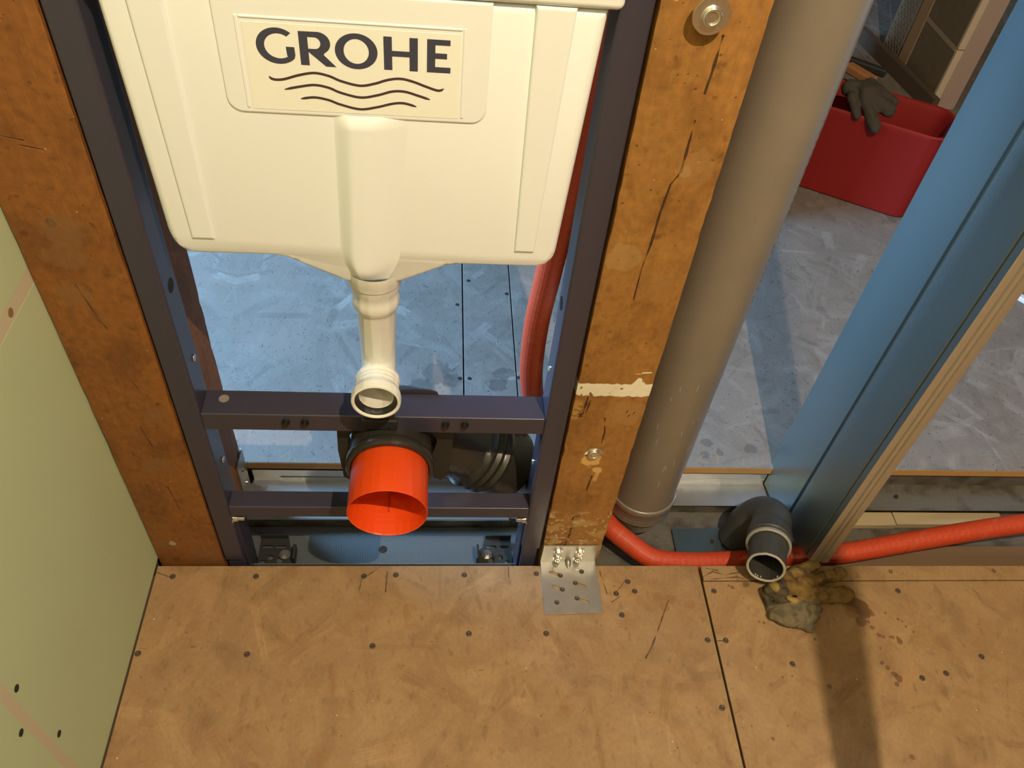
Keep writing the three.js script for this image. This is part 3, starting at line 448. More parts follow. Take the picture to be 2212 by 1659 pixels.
// ---------------------------------------------------------------- cistern
{ const t = thing('cistern', 'cream plastic concealed cistern hanging in the frame above the flush pipe', 'cistern');
  const s = new THREE.Shape(); s.moveTo(0.046, 0.893); s.lineTo(0.0525, 0.652); s.quadraticCurveTo(0.0535, 0.62, 0.078, 0.62); s.lineTo(0.15, 0.6205); s.quadraticCurveTo(0.165, 0.62, 0.178, 0.612); s.lineTo(0.218, 0.592); s.quadraticCurveTo(0.228, 0.587, 0.24, 0.587); s.lineTo(0.266, 0.587); s.quadraticCurveTo(0.28, 0.588, 0.288, 0.592); s.lineTo(0.326, 0.611); s.quadraticCurveTo(0.338, 0.617, 0.352, 0.617); s.lineTo(0.424, 0.6175); s.quadraticCurveTo(0.447, 0.6175, 0.448, 0.642); s.lineTo(0.4605, 0.893); s.closePath();
  const g = new THREE.ExtrudeGeometry(s, { depth: 0.11, bevelEnabled: true, bevelSize: 0.008, bevelThickness: 0.008, bevelOffset: -0.008, bevelSegments: 5, curveSegments: 16 }); g.translate(0, 0, -0.113);
  mesh('tank', toCreasedNormals(g, 0.5), mTank, t);
  const raised = (pts, h, b, nm) => { const q = new THREE.Shape(pts.map(p => new THREE.Vector2(...p))); const e = new THREE.ExtrudeGeometry(q, { depth: h - b + 0.003, bevelEnabled: true, bevelSize: b, bevelThickness: b, bevelOffset: 0, bevelSegments: 3, curveSegments: 12 }); e.translate(0, 0, 0.005 - 0.003); return mesh(nm, e, mTank, t); };
  raised([[0.0725, 0.892], [0.0785, 0.645], [0.096, 0.645], [0.0975, 0.892]], 0.0026, 0.0024, 'rib');
  raised([[0.4015, 0.892], [0.4055, 0.643], [0.4215, 0.643], [0.431, 0.892]], 0.0026, 0.0024, 'rib');
  const cr = []; for (let i = 0; i <= 8; i++) { const a = Math.PI + Math.PI / 2 * i / 8; cr.push([0.1495 + 0.012 * Math.cos(a), 0.799 + 0.012 * Math.sin(a)]); } for (let i = 0; i <= 8; i++) { const a = -Math.PI / 2 + Math.PI / 2 * i / 8; cr.push([0.35 + 0.012 * Math.cos(a), 0.799 + 0.012 * Math.sin(a)]); }
  raised([[0.1375, 0.892], ...cr, [0.362, 0.892]], 0.0018, 0.0018, 'panel');
  for (const q of [[0.1525, 0.156, 0.79, 0.8725], [0.34, 0.3435, 0.79, 0.8725], [0.1562, 0.3398, 0.8695, 0.8725]]) mesh('panel_frame', box(q[0], q[1], q[2], q[3], 0.004, 0.0076, 0.0014, 4), mTank, t);
  { const nx = 48, ny = 30, pos = [], idx = []; for (let j = 0; j <= ny; j++) for (let i = 0; i <= nx; i++) {   // swelling over the flush valve, steep on its left, running out on its right
      const v = j / ny, u = i / nx, y = 0.7875 - 0.196 * v, xl = 0.2235 - 0.004 * v + 0.012 * ss(0.8, 1, v), xr = 0.302 - 0.014 * v - 0.012 * ss(0.8, 1, v), x = xl + (xr - xl) * u, h = 0.0105 * (1 - 0.7 * ss(0.9, 1, v)) * ss(0, 0.26, u) * (1 - ss(0.35, 1, u)) * ss(-0.01, 0.012, v) * (0.75 + 0.25 * v);
      pos.push(x, y, 0.0044 + h); }
    for (let j = 0; j < ny; j++) for (let i = 0; i < nx; i++) { const a = j * (nx + 1) + i, b = a + nx + 1; idx.push(a, b, a + 1, a + 1, b, b + 1); }
    for (let i = 0; i < nx; i++) { const k = pos.length / 3, a = ny * (nx + 1) + i; for (const q of [a, a + 1]) pos.push(pos[3 * q], pos[3 * q + 1], -0.01); idx.push(a, k, a + 1, a + 1, k, k + 1); }
    const g2 = new THREE.BufferGeometry(); g2.setAttribute('position', new THREE.Float32BufferAttribute(pos, 3)); g2.setIndex(idx); g2.computeVertexNormals(); mesh('outlet_boss', g2, mTank, t); }
  mesh('lid', box(0.036, 0.472, 0.8945, 0.96, -0.13, 0.0085, 0.006, 4), mLid, t);
  // brand sticker: letters and waves
  const st = mesh('sticker', box(0.158, 0.3385, 0.7895, 0.867, 0.006, 0.0071, 0.0004, 1), mSticker, t);
  const Z = 0.0071, flat = (sh) => new THREE.ExtrudeGeometry(sh, { depth: 0.00025, bevelEnabled: false, curveSegments: 28 }).translate(0, 0, Z - 0.00005);
  const V = (a) => a.map(p => new THREE.Vector2(...p));
  const ell = (cx, cy, a, b, t0, t1, n = 40) => Array.from({ length: n + 1 }, (_, i) => { const q = (t0 + (t1 - t0) * i / n) * Math.PI / 180; return [cx + a * Math.cos(q), cy + b * Math.sin(q)]; });
  const y0 = 0.8325, y1 = 0.8615, H = y1 - y0;
  { const cx = 0.1855, cy = 0.8478, o = ell(cx, cy, 0.0175, 0.0155, 48, 318), i = ell(cx + 0.001, cy, 0.0118, 0.0107, 312, 52);   // G
    const sh = new THREE.Shape(V([...o, [0.1995, 0.8405], [0.1992, 0.8475], [0.1923, 0.8475], [0.1926, 0.8402], ...i.slice(1)])); mesh('letter', flat(sh), mInk, st); }
  { const x = 0.2035, sh = new THREE.Shape(V([[x, y0], [x + 0.0072, y0], [x + 0.0072, y0 + 0.0118], [x + 0.021, y0 - 0.0003], [x + 0.0295, y0 - 0.0003], [x + 0.0195, y0 + 0.0098], ...ell(x + 0.0152, y0 + 0.0197, 0.0105, 0.0095, -58, 90, 20), [x, y1]]));   // R
    sh.holes.push(new THREE.Path(V([[x + 0.0072, y0 + 0.0245], [x + 0.0072, y0 + 0.0145], ...ell(x + 0.0128, y0 + 0.0195, 0.0048, 0.005, -90, 90, 14)].reverse()))); mesh('letter', flat(sh), mInk, st); }
  { const sh = new THREE.Shape(V(ell(0.2505, 0.847, 0.0178, 0.0155, 0, 358))); sh.holes.push(new THREE.Path(V(ell(0.2505, 0.847, 0.0105, 0.0108, 358, 0)))); mesh('letter', flat(sh), mInk, st); }
  { const a = 0.2735, b = 0.3022, w = 0.007; mesh('letter', flat(new THREE.Shape(V([[a, y0], [a + w, y0], [a + w, y0 + 0.0122], [b - w, y0 + 0.0122], [b - w, y0], [b, y0], [b, y1], [b - w, y1], [b - w, y0 + 0.017], [a + w, y0 + 0.017], [a + w, y1], [a, y1]]))), mInk, st); }
  { const a = 0.31, b = 0.3302, w = 0.007; mesh('letter', flat(new THREE.Shape(V([[a, y0], [b, y0], [b, y0 + 0.005], [a + w, y0 + 0.005], [a + w, y0 + 0.0124], [b - 0.0032, y0 + 0.0124], [b - 0.0032, y0 + 0.0172], [a + w, y0 + 0.0172], [a + w, y0 + 0.0242], [b - 0.0006, y0 + 0.0242], [b - 0.0006, y1], [a, y1]]))), mInk, st); }
  const waves = [[[0.175, 0.8205], [0.1785, 0.818], [0.187, 0.8185], [0.201, 0.8232], [0.214, 0.8258], [0.226, 0.8238], [0.236, 0.8198], [0.252, 0.8165], [0.265, 0.8192], [0.276, 0.8232], [0.287, 0.825], [0.298, 0.823], [0.309, 0.8192], [0.32, 0.816], [0.325, 0.818]], [[0.187, 0.8092], [0.2, 0.8125], [0.213, 0.8148], [0.225, 0.813], [0.235, 0.809], [0.252, 0.8055], [0.267, 0.8085], [0.28, 0.8128], [0.291, 0.8132], [0.303, 0.81], [0.313, 0.807]], [[0.2, 0.8012], [0.212, 0.8032], [0.224, 0.8014], [0.234, 0.7978], [0.251, 0.7942], [0.266, 0.797], [0.28, 0.8012], [0.29, 0.8022], [0.301, 0.7995]]];
  const mWave = mat({ color: lin(0.06, 0.035, 0.04), roughness: 0.4 });
  for (const w of waves) { const c = new THREE.SplineCurve(V(w)), up = [], dn = []; for (let i = 0; i <= 80; i++) { const p = c.getPoint(i / 80), d = c.getTangent(i / 80), k = 0.0011 * (0.35 + 0.65 * ss(0, 0.05, Math.min(i, 80 - i) / 80)); up.push([p.x - d.y * k, p.y + d.x * k]); dn.unshift([p.x + d.y * k, p.y - d.x * k]); } mesh('wave_line', flat(new THREE.Shape(V([...up, ...dn]))), mWave, st); }
  // flush pipe with its outlet
  const fx = 0.2545, fz = -0.018;
  const pipe = mesh('flush_pipe', merge([lathe([[0.033, 0.6], [0.0325, 0.588], [0.031, 0.583], [0.0305, 0.5795], [0.0292, 0.579], [0.0285, 0.572], [0.0262, 0.566], [0.0258, 0.556], [0.0266, 0.552], [0.0268, 0.545], [0.0258, 0.541], [0.0235, 0.538], [0.0225, 0.533], [0.0205, 0.47]], 'y', [fx, 0, fz], 44), sweep([[fx, 0.475, fz], [fx, 0.455, fz + 0.001], [fx, 0.44, fz + 0.009], [0.254, 0.434, fz + 0.024], [0.254, 0.433, 0.016]], 0.0205, 30, 36)]), mPipeW, t);
  mesh('outlet_sleeve', lathe([[0.018, -0.012], [0.023, -0.01], [0.0265, -0.006], [0.027, -0.002], [0.0252, 0.001], [0.0265, 0.004], [0.0252, 0.007], [0.0265, 0.01], [0.0255, 0.013], [0.0262, 0.016], [0.0288, 0.02], [0.0298, 0.025], [0.0298, 0.031], [0.029, 0.0335], [0.027, 0.0342], [0.0255, 0.033], [0.0245, 0.028]], 'z', [0.254, 0.433, 0.006], 56), mPipeW, pipe);
  mesh('seal', lathe([[0.0256, 0.0318], [0.024, 0.0308], [0.0222, 0.0278], [0.0205, 0.022], [0.021, 0.018]], 'z', [0.254, 0.433, 0.006], 48), mRubber, pipe, 'black rubber ring in the outlet');
  mesh('pipe_end', lathe([[0.0208, 0.024], [0.0195, 0.023], [0.018, 0.01], [0.012, 0.0], [0.0001, -0.006]], 'z', [0.254, 0.433, 0.006], 48), mat({ color: lin(0.6, 0.58, 0.53), roughness: 0.3 }), pipe);
}

// ---------------------------------------------------------------- drain elbow and the orange cap
{ const t = thing('drain_elbow', 'black plastic drain elbow held under the upper crossbar', 'drain pipe');
  const o = [[0.194, 0.327], [0.192, 0.26], [0.196, 0.2], [0.204, 0.192], [0.213, 0.2], [0.2185, 0.225], ...Array.from({ length: 29 }, (_, i) => { const a = Math.PI * (1.16 - 1.32 * i / 28); return [0.2675 + 0.0605 * Math.cos(a), 0.283 + 0.0605 * Math.sin(a) * (i < 2 || i > 26 ? 1 : 0.62)]; }), [0.318, 0.225], [0.324, 0.2], [0.336, 0.193], [0.346, 0.205], [0.35, 0.26], [0.352, 0.327]].reverse();
  mesh('bracket', merge([prism(o, [], 0.012, 0.001).translate(0, 0, -0.034), box(0.194, 0.352, 0.318, 0.3285, -0.04, -0.018, 0.002, 2)]), mBlackMatt, t);
  mesh('clip', box(0.255, 0.282, 0.303, 0.327, -0.03, -0.012, 0.002, 2), mBlack, t);
  mesh('collar', lathe([[0.0505, 0.0], [0.0565, 0.0], [0.0585, 0.003], [0.0585, 0.014], [0.057, 0.0165], [0.0525, 0.017], [0.0505, 0.014]], 'z', [0.267, 0.2895, 0.016], 64), mBlack, t);
  const rf = u => { let r = 0.0545; for (const c of [0.74, 0.785, 0.83]) r += 0.0055 * Math.exp(-(((u - c) / 0.013) ** 2)); if (u > 0.71) r += 0.003 * ss(0.71, 0.74, u); return r * (u > 0.985 ? 0.9 : 1); };
  mesh('elbow_pipe', sweep([[0.267, 0.289, 0.02], [0.267, 0.286, -0.03], [0.275, 0.266, -0.068], [0.31, 0.23, -0.088], [0.362, 0.187, -0.097], [0.42, 0.142, -0.103], [0.452, 0.117, -0.106]], rf, 110, 40), mBlack, t);
}
{ const t = thing('protective_cap', 'bright orange plastic cap plugged into the black drain elbow', 'cap', [0.267, 0.2895, 0]);
  mesh('cap_shell', lathe([[0.0001, 0.03], [0.05, 0.03], [0.0508, 0.032], [0.0512, 0.1], [0.0511, 0.1013], [0.0506, 0.1018], [0.05, 0.1013], [0.0496, 0.1], [0.0493, 0.034], [0.0001, 0.033]], 'z', [0, 0, 0], 88), mOrange, t);
  mesh('seam', box(-0.0018, -0.0002, -0.0492, -0.0468, 0.034, 0.066), mOrangeDark, t);
  for (const z of [0.07, 0.078, 0.086]) mesh('ring_mark', new THREE.TorusGeometry(0.0494, 0.0003, 6, 64, 2.2).rotateZ(-Math.PI / 2 - 1.1).translate(0, 0, z), mOrange, t);
}

// ---------------------------------------------------------------- grey soil pipe
{ const t = thing('soil_pipe', 'thick grey plastic soil pipe standing behind the right timber post', 'pipe');
  const g = new THREE.CylinderGeometry(0.055, 0.055, 2.42, 72, 1, true); g.translate(0.694, 0.02 + 1.21, -0.137); { const uv = g.attributes.uv; for (let i = 0; i < uv.count; i++) uv.setXY(i, uv.getX(i) * 0.345, uv.getY(i) * 2.42); }
  mesh('pipe_body', g, mPVC, t);
  mesh('socket', lathe([[0.0553, 0.021], [0.057, 0.0225], [0.0592, 0.021], [0.0598, 0.017], [0.0598, 0.01], [0.0585, 0.007], [0.0585, -0.02]], 'y', [0.694, 0, -0.137], 72), mPVC, t);
  mesh('socket_elbow', sweep([[0.694, -0.01, -0.137], [0.694, -0.03, -0.133], [0.697, -0.05, -0.124], [0.702, -0.068, -0.112]], u => 0.0585 * (1 - 0.5 * u * u), 24, 40), mPVC, t);
  const sc = mat({ color: lin(0.55, 0.52, 0.44), roughness: 0.6 });
  const r = rng(9); for (let i = 0; i < 14; i++) { const a = 0.2 + 1.6 * r() , y = 0.05 + 0.3 * r(), l = 0.004 + 0.016 * r(), q = new THREE.BoxGeometry(0.0006, l, 0.0003); q.rotateZ(0.3 * (r() - 0.3)); q.translate(0, 0, 0.05494); q.rotateY(a - 1.0); q.translate(0.694, y, -0.137); mesh('scratch', q, sc, t); }
  for (let i = 0; i < 26; i++) { const y = 0.48 + i * 0.012 + 0.004 * r(), q = new THREE.BoxGeometry(0.0025 * (0.4 + r()), 0.003 + 0.004 * r(), 0.0003); q.translate(0.004 * (r() - 0.5), 0, 0.05492); q.rotateY(0.93 + 0.05 * r()); q.translate(0.694, y, -0.137); mesh('print_mark', q, mBlackMatt, t); }
}

// ---------------------------------------------------------------- red conduit
{ const t = thing('corrugated_conduit', 'red plastic conduit running down behind the cistern and along the floor gap', 'conduit');
  const path = [[0.492, 1.3, -0.17], [0.49, 0.95, -0.17], [0.488, 0.702, -0.17], [0.484, 0.608, -0.17], [0.474, 0.459, -0.17], [0.469, 0.372, -0.172], [0.476, 0.24, -0.19], [0.494, 0.15, -0.206], [0.527, 0.07, -0.215], [0.57, 0.028, -0.218], [0.605, 0.014, -0.203], [0.6205, -0.022, -0.165], [0.6215, -0.032, -0.125], [0.636, -0.03, -0.086], [0.668, -0.036, -0.056], [0.705, -0.044, -0.031], [0.76, -0.05, -0.026], [0.866, -0.055, -0.032], [0.96, -0.055, -0.04], [1.048, -0.05, -0.043], [1.175, -0.04, -0.06], [1.312, -0.028, -0.078], [1.421, -0.02, -0.09], [1.75, -0.01, -0.12], [2.3, -0.02, -0.12]];
  const g = sweep(path, u => 0.0182 + 0.00012 * Math.sin(u * 3.4 * 2 * Math.PI / 0.012), 1400, 24); g.computeVertexNormals(); { const p = g.attributes.position, uv = new Float32Array(p.count * 2); for (let i = 0; i < p.count; i++) { uv[2 * i] = p.getX(i) + p.getZ(i); uv[2 * i + 1] = p.getY(i) + p.getZ(i) * 0.5; } g.setAttribute('uv', new THREE.BufferAttribute(uv, 2)); }
  mesh('conduit_tube', g, mHose, t);
}

// ---------------------------------------------------------------- grey waste pipe
{ const t = thing('waste_pipe', 'short grey waste pipe with an open end above the floor edge', 'pipe');
  const C = new THREE.Vector3(0.859, 0.053, 0.043), a = new THREE.Vector3(-0.4, 0.22, 0.9).normalize(), q = new THREE.Quaternion().setFromUnitVectors(new THREE.Vector3(0, 1, 0), a);
  const along = (prof, seg = 48) => { const g = new THREE.LatheGeometry(prof.map(p => new THREE.Vector2(...p)), seg); g.applyQuaternion(q); g.translate(C.x, C.y, C.z); return toCreasedNormals(g, 0.6); };
  mesh('pipe_body', along([[0.0305, -0.1], [0.0305, -0.0006]]), mPVC2, t);
  { const r = rng(14), n = 40, ring = []; const g = new THREE.TorusGeometry(0.0285, 0.0022, 8, 48).rotateX(Math.PI / 2); const p = g.attributes.position; for (let i = 0; i < p.count; i++) { const an = Math.atan2(p.getZ(i), p.getX(i)); p.setY(i, p.getY(i) + 0.0012 * perlin.noise(4 * Math.cos(an), 4 * Math.sin(an), 1) + 0.001 * perlin.noise(11 * Math.cos(an), 11 * Math.sin(an), 5)); } g.applyQuaternion(q); g.translate(C.x, C.y, C.z); g.computeVertexNormals(); mesh('cut_rim', g, mPVCcut, t, 'pale rough sawn rim of the open end'); }
  mesh('pipe_inside', along([[0.0265, 0], [0.0265, -0.07], [0.0001, -0.07]]), mat({ color: lin(0.035, 0.032, 0.03), roughness: 0.7 }), t);
  for (const [an, l] of [[2.0, 0.006], [2.35, 0.005], [0.9, 0.004], [2.2, 0.004]]) { const g = new THREE.ConeGeometry(0.0016, l, 5); g.translate(0.0258 * Math.cos(an), -0.001, 0.0258 * Math.sin(an)); g.applyQuaternion(q); g.translate(C.x, C.y, C.z); mesh('burr', g, mPVCcut, t); }
  mesh('socket', along([[0.0306, -0.052], [0.0345, -0.051], [0.0362, -0.054], [0.0362, -0.06], [0.0352, -0.0625], [0.037, -0.065], [0.0372, -0.08], [0.036, -0.085], [0.0335, -0.092], [0.033, -0.1]]), mPVC2, t);
  mesh('lip_ring', along([[0.0307, -0.0525], [0.034, -0.0505], [0.0366, -0.0525], [0.0368, -0.056], [0.036, -0.058]]), mat({ color: lin(0.3, 0.285, 0.26), roughness: 0.4 }), t);
  const b = C.clone().addScaledVector(a, -0.09), e = C.clone().addScaledVector(a, -0.125);
  mesh('elbow', sweep([[b.x, b.y, b.z], [e.x, e.y - 0.003, e.z], [e.x - 0.004, e.y - 0.025, e.z - 0.022], [e.x - 0.018, e.y - 0.055, e.z - 0.026], [e.x - 0.026, -0.08, e.z - 0.024]], 0.0335, 40, 36), mPVC2, t);
}

// ---------------------------------------------------------------- metal stud
{ const t = thing('metal_stud', 'tall galvanised steel stud with a grooved web right of the grey pipe', 'stud');
  const X = 0.955, prof = [[0.0, -0.206], [0.0, -0.0975], [0.005, -0.0962], [0.0018, -0.0938], [0.005, -0.0915], [0.0, -0.0895], [0.0, -0.006], [0.0022, -0.0048], [0.0022, -0.0028], [0.0, -0.0015], [0.0, 0.0095]];
  const bottom = z => z < -0.15 ? -0.0555 : -0.0555 + 0.073 * (z + 0.15) / 0.16;
  const sheet = (P, th, mtl, name, yb) => {   // folded sheet, P = [[dx, z], ...]
    const n = P.length, pos = [], idx = [], uv = [], H = 2.44;
    for (const o of [0, th]) for (let i = 0; i < n; i++) for (const y of [yb(P[i][1]), H]) { const k = Math.min(i, n - 2), dx = P[k + 1][0] - P[k][0], dz = P[k + 1][1] - P[k][1], L = Math.hypot(dx, dz); pos.push(X + P[i][0] + o * dz / L, y, P[i][1] - o * dx / L); uv.push(P[i][1] + P[i][0], y); }
    for (let i = 0; i + 1 < n; i++) { const a = 2 * i, f = 2 * n; idx.push(a, a + 2, a + 1, a + 1, a + 2, a + 3, f + a, f + a + 1, f + a + 2, f + a + 1, f + a + 3, f + a + 2, a, f + a, a + 2, a + 2, f + a, f + a + 2); }
    for (const i of [0, n - 1]) { const a = 2 * i, f = 2 * n; idx.push(a, a + 1, f + a, a + 1, f + a + 1, f + a); }
    const g = new THREE.BufferGeometry(); g.setAttribute('position', new THREE.Float32BufferAttribute(pos, 3)); g.setAttribute('uv', new THREE.Float32BufferAttribute(uv, 2)); g.setIndex(idx); const ng = g.toNonIndexed(); ng.computeVertexNormals(); return mesh(name, ng, mtl, t);
  };
  sheet(prof.slice(0, 6), 0.0008, mStud, 'web', bottom); sheet(prof.slice(5), 0.0008, mStudK, 'web', bottom);
  sheet([[0.0, 0.0095], [0.0012, 0.0105], [0.0098, 0.0107], [0.0118, 0.0062], [0.014, 0.0107], [0.0185, 0.0112], [0.0206, 0.0064], [0.0228, 0.0107], [0.034, 0.0107]], 0.0008, mat({ color: lin(0.55, 0.5, 0.43), bumpMap: knurl.bumpMap, bumpScale: 0.0005, metalness: 0.75, roughness: 0.45 }), 'front_flange', () => 0.012);
  sheet([[0.034, 0.0105], [0.0345, 0.0], [0.034, -0.006]], 0.0008, mStud, 'lip', () => 0.012);
  sheet([[0.045, -0.206], [0.001, -0.2068]], 0.0008, mStud, 'rear_flange', () => -0.0555);
}
// floor tracks and pieces in the gap
{ const t = thing('floor_track', 'galvanised floor track in the gap under the frame, behind the crossbars', 'track');
  mesh('base', boxUV(box(0.006, 0.462, -0.0562, -0.0548, -0.196, -0.113)), mGalv, t); mesh('rear_flange', boxUV(box(0.006, 0.462, -0.0562, -0.0235, -0.1965, -0.1955)), mGalv, t);
  mesh('overlap_sheet', merge([boxUV(box(0.052, 0.46, -0.0546, -0.0538, -0.194, -0.114)), boxUV(box(0.052, 0.46, -0.0546, -0.043, -0.1948, -0.194))]), mKnurl, t);
}
{ const t = thing('floor_track', 'galvanised floor track between the grey pipe and the metal stud', 'track');
  mesh('base', boxUV(box(0.63, 0.9535, -0.056, -0.0548, -0.2, -0.1475)), mGalv, t); mesh('rear_flange', boxUV(box(0.63, 0.9535, -0.056, -0.0265, -0.2008, -0.1996)), mGalv, t); mesh('bead', boxUV(box(0.63, 0.9535, -0.0455, -0.0425, -0.1996, -0.1985, 0.0004, 1)), mGalv, t);
  mesh('rivet', cyl(0.008, 0.007, 0.0016, 'y', [0.786, -0.0542, -0.186], 24), mGalv, t);
}
{ const t = thing('floor_track', 'dusty brown floor track to the right of the metal stud', 'track');
  mesh('base', boxUV(box(0.957, 2.3, -0.056, -0.0548, -0.2, -0.14)), mDusty, t); mesh('rear_flange', boxUV(box(0.957, 2.3, -0.056, -0.0265, -0.2008, -0.1996)), mDusty, t);
  mesh('screw', cyl(0.004, 0.003, 0.005, 'y', [1.21, -0.0525, -0.17], 14), mPit, t);
}
{ const t = thing('floor_track', 'front floor track under the toilet frame with a screw in its middle', 'track');
  mesh('base', boxUV(box(0.003, 0.497, -0.0815, -0.08, -0.114, -0.0275)), mat({ map: knurl.map, bumpMap: knurl.bumpMap, bumpScale: 0.0004, metalness: 0.8, roughness: 0.42, color: lin(0.5, 0.53, 0.54) }), t); mesh('front_flange', boxUV(box(0.003, 0.497, -0.0815, -0.058, -0.0285, -0.0275)), mGalv, t);
  mesh('screw', lathe([[0.0001, -0.0788], [0.0016, -0.0785], [0.0022, -0.0778], [0.0055, -0.0784], [0.0075, -0.08]], 'y', [0.241, 0, -0.0687], 18), mPit, t);
}
{ const t = thing('floor_track', 'cut end of blue grey track behind the red conduit', 'track');
  const g = prism([[0.764, 0.112], [0.873, 0.115], [0.9, 0.078], [0.91, 0.045], [0.764, 0.045]].reverse(), [], 0.0012); g.rotateX(-Math.PI / 2); g.translate(0, -0.0795, 0); mesh('base', boxUV(g), mStud, t);
  mesh('screw', cyl(0.004, 0.004, 0.001, 'y', [0.835, -0.0778, -0.085], 14), mPit, t);
}
{ const t = thing('timber_batten', 'flat dusty batten lying under the floor track inside the toilet frame', 'batten'); mesh('batten_body', boxUV(box(0.002, 0.498, -0.085, -0.0565, -0.21, -0.118, 0.002, 1)), mDusty, t); }
{ const t = thing('timber_batten', 'flat dusty batten lying under the rear floor track right of the grey pipe', 'batten'); mesh('batten_body', boxUV(box(0.766, 2.4, -0.085, -0.0565, -0.21, -0.152, 0.002, 1)), mDusty, t); }
{ const t = thing('timber_batten', 'flat yellowish offcut lying in the gap right of the metal stud', 'batten'); const m = mat({ color: lin(0.42, 0.33, 0.2), roughness: 0.85 });
  mesh('batten_body', box(1.03, 1.2, -0.085, -0.072, -0.147, -0.118, 0.001, 1), m, t); mesh('batten_body', box(1.2015, 1.42, -0.085, -0.0715, -0.147, -0.12, 0.001, 1), m, t);
}
{ const t = thing('timber_batten', 'dark flat board in the gap below the red conduit at the right', 'batten'); mesh('batten_body', boxUV(box(0.99, 2.2, -0.085, -0.074, -0.075, -0.005, 0.002, 1)), mat({ color: lin(0.16, 0.1, 0.06), roughness: 0.85 }), t); }
{ // pink insulation scraps
  const m = mat({ color: lin(0.36, 0.19, 0.17), roughness: 0.95 });
  for (const [i, c, s, lb] of [[0, [0.922, -0.074, -0.128], 0.02, 'pink scrap of insulation against the metal stud base'], [1, [0.958, -0.068, -0.132], 0.012, 'smaller pink tuft of insulation right beside the stud web']]) {
    const g = new THREE.IcosahedronGeometry(s, 5); const p = g.attributes.position; for (let k = 0; k < p.count; k++) { const v = new THREE.Vector3().fromBufferAttribute(p, k), n = 1 + 0.7 * fbm(v.x * 90, v.y * 90, v.z * 90 + i * 9, 4); p.setXYZ(k, v.x * n * 1.5, v.y * n * 0.55, v.z * n); } const h = mergeVertices(g); h.computeVertexNormals();
    const o = mesh('insulation_scrap', h, m); o.position.set(...c); o.userData = { label: lb, category: 'insulation' };
  }
}

// ---------------------------------------------------------------- brackets
{ const t = thing('angle_bracket', 'galvanised angle bracket screwed to the floor at the foot of the right timber post', 'bracket');
  const hs = [slot(0.518, 0.0225, 0.534, 0.0285, 0.0026), circle(0.5695, 0.0215, 0.0026), slot(0.557, 0.042, 0.5725, 0.0485, 0.0026), slot(0.521, 0.0475, 0.535, 0.0535, 0.0026), circle(0.524, 0.076, 0.0026), slot(0.557, 0.069, 0.573, 0.076, 0.0026)].map(h => h.map(([x, y]) => [x, -y]).reverse());
  const g = prism([[0.503, -0.0025], [0.594, -0.0025], [0.5965, -0.094], [0.503, -0.0965]].reverse(), hs, 0.0016, 0.0002); g.rotateX(-Math.PI / 2); g.translate(0, 0.0006, 0);
  const v = prism([[0.5025, 0.001], [0.594, 0.001], [0.5935, 0.05], [0.5035, 0.05]], [], 0.0018, 0.0003); v.translate(0, 0, 0.0012);
  mesh('plate', merge([boxUV(g), boxUV(v), sweep([[0.503, 0.0018, 0.0026], [0.594, 0.0018, 0.0026]], 0.0014, 2, 10)]), mZinc, t);
  mesh('stiffening_rib', sweep([[0.5485, 0.014, 0.002], [0.5485, 0.006, 0.0045], [0.5485, 0.0018, 0.016]], u => 0.003 * (0.5 + Math.sin(u * Math.PI)), 16, 12), mZinc, t);
  for (const [x, y] of [[0.528, 0.036], [0.5635, 0.036], [0.529, 0.0155], [0.5625, 0.0155]]) mesh('hex_bolt', merge([hex(0.0052, 0.0045).translate(x, y, 0.0042), cyl(0.0072, 0.0072, 0.0012, 'z', [x, y, 0.0038], 22), cyl(0.0026, 0.0022, 0.003, 'z', [x, y, 0.0098], 14)]), mBolt, t);
  for (const [x, z] of [[0.534, 0.0285], [0.5695, 0.0215], [0.557, 0.042], [0.535, 0.0535], [0.524, 0.076], [0.557, 0.069]]) { mesh('screw', new THREE.LatheGeometry([[0.0001, 0.0006], [0.0012, 0.0007], [0.0014, 0.0018], [0.0036, 0.0026], [0.0042, 0.0022]].map(q => new THREE.Vector2(...q)), 18).translate(x, 0.0002, z), mScrew, t); }
}
{ const t = thing('angle_bracket', 'grey angle bracket on the back edge of the left timber post', 'bracket');
  mesh('plate', boxUV(merge([box(-0.001, 0.0015, -0.055, 0.05, -0.1865, -0.145), box(-0.001, 0.03, -0.0547, -0.053, -0.1865, -0.145)])), mZinc, t);
  for (const [y, z] of [[0.018, -0.165], [-0.022, -0.168]]) mesh('screw', cyl(0.0042, 0.0036, 0.003, 'x', [0.003, y, z], 14), mBolt, t);
}

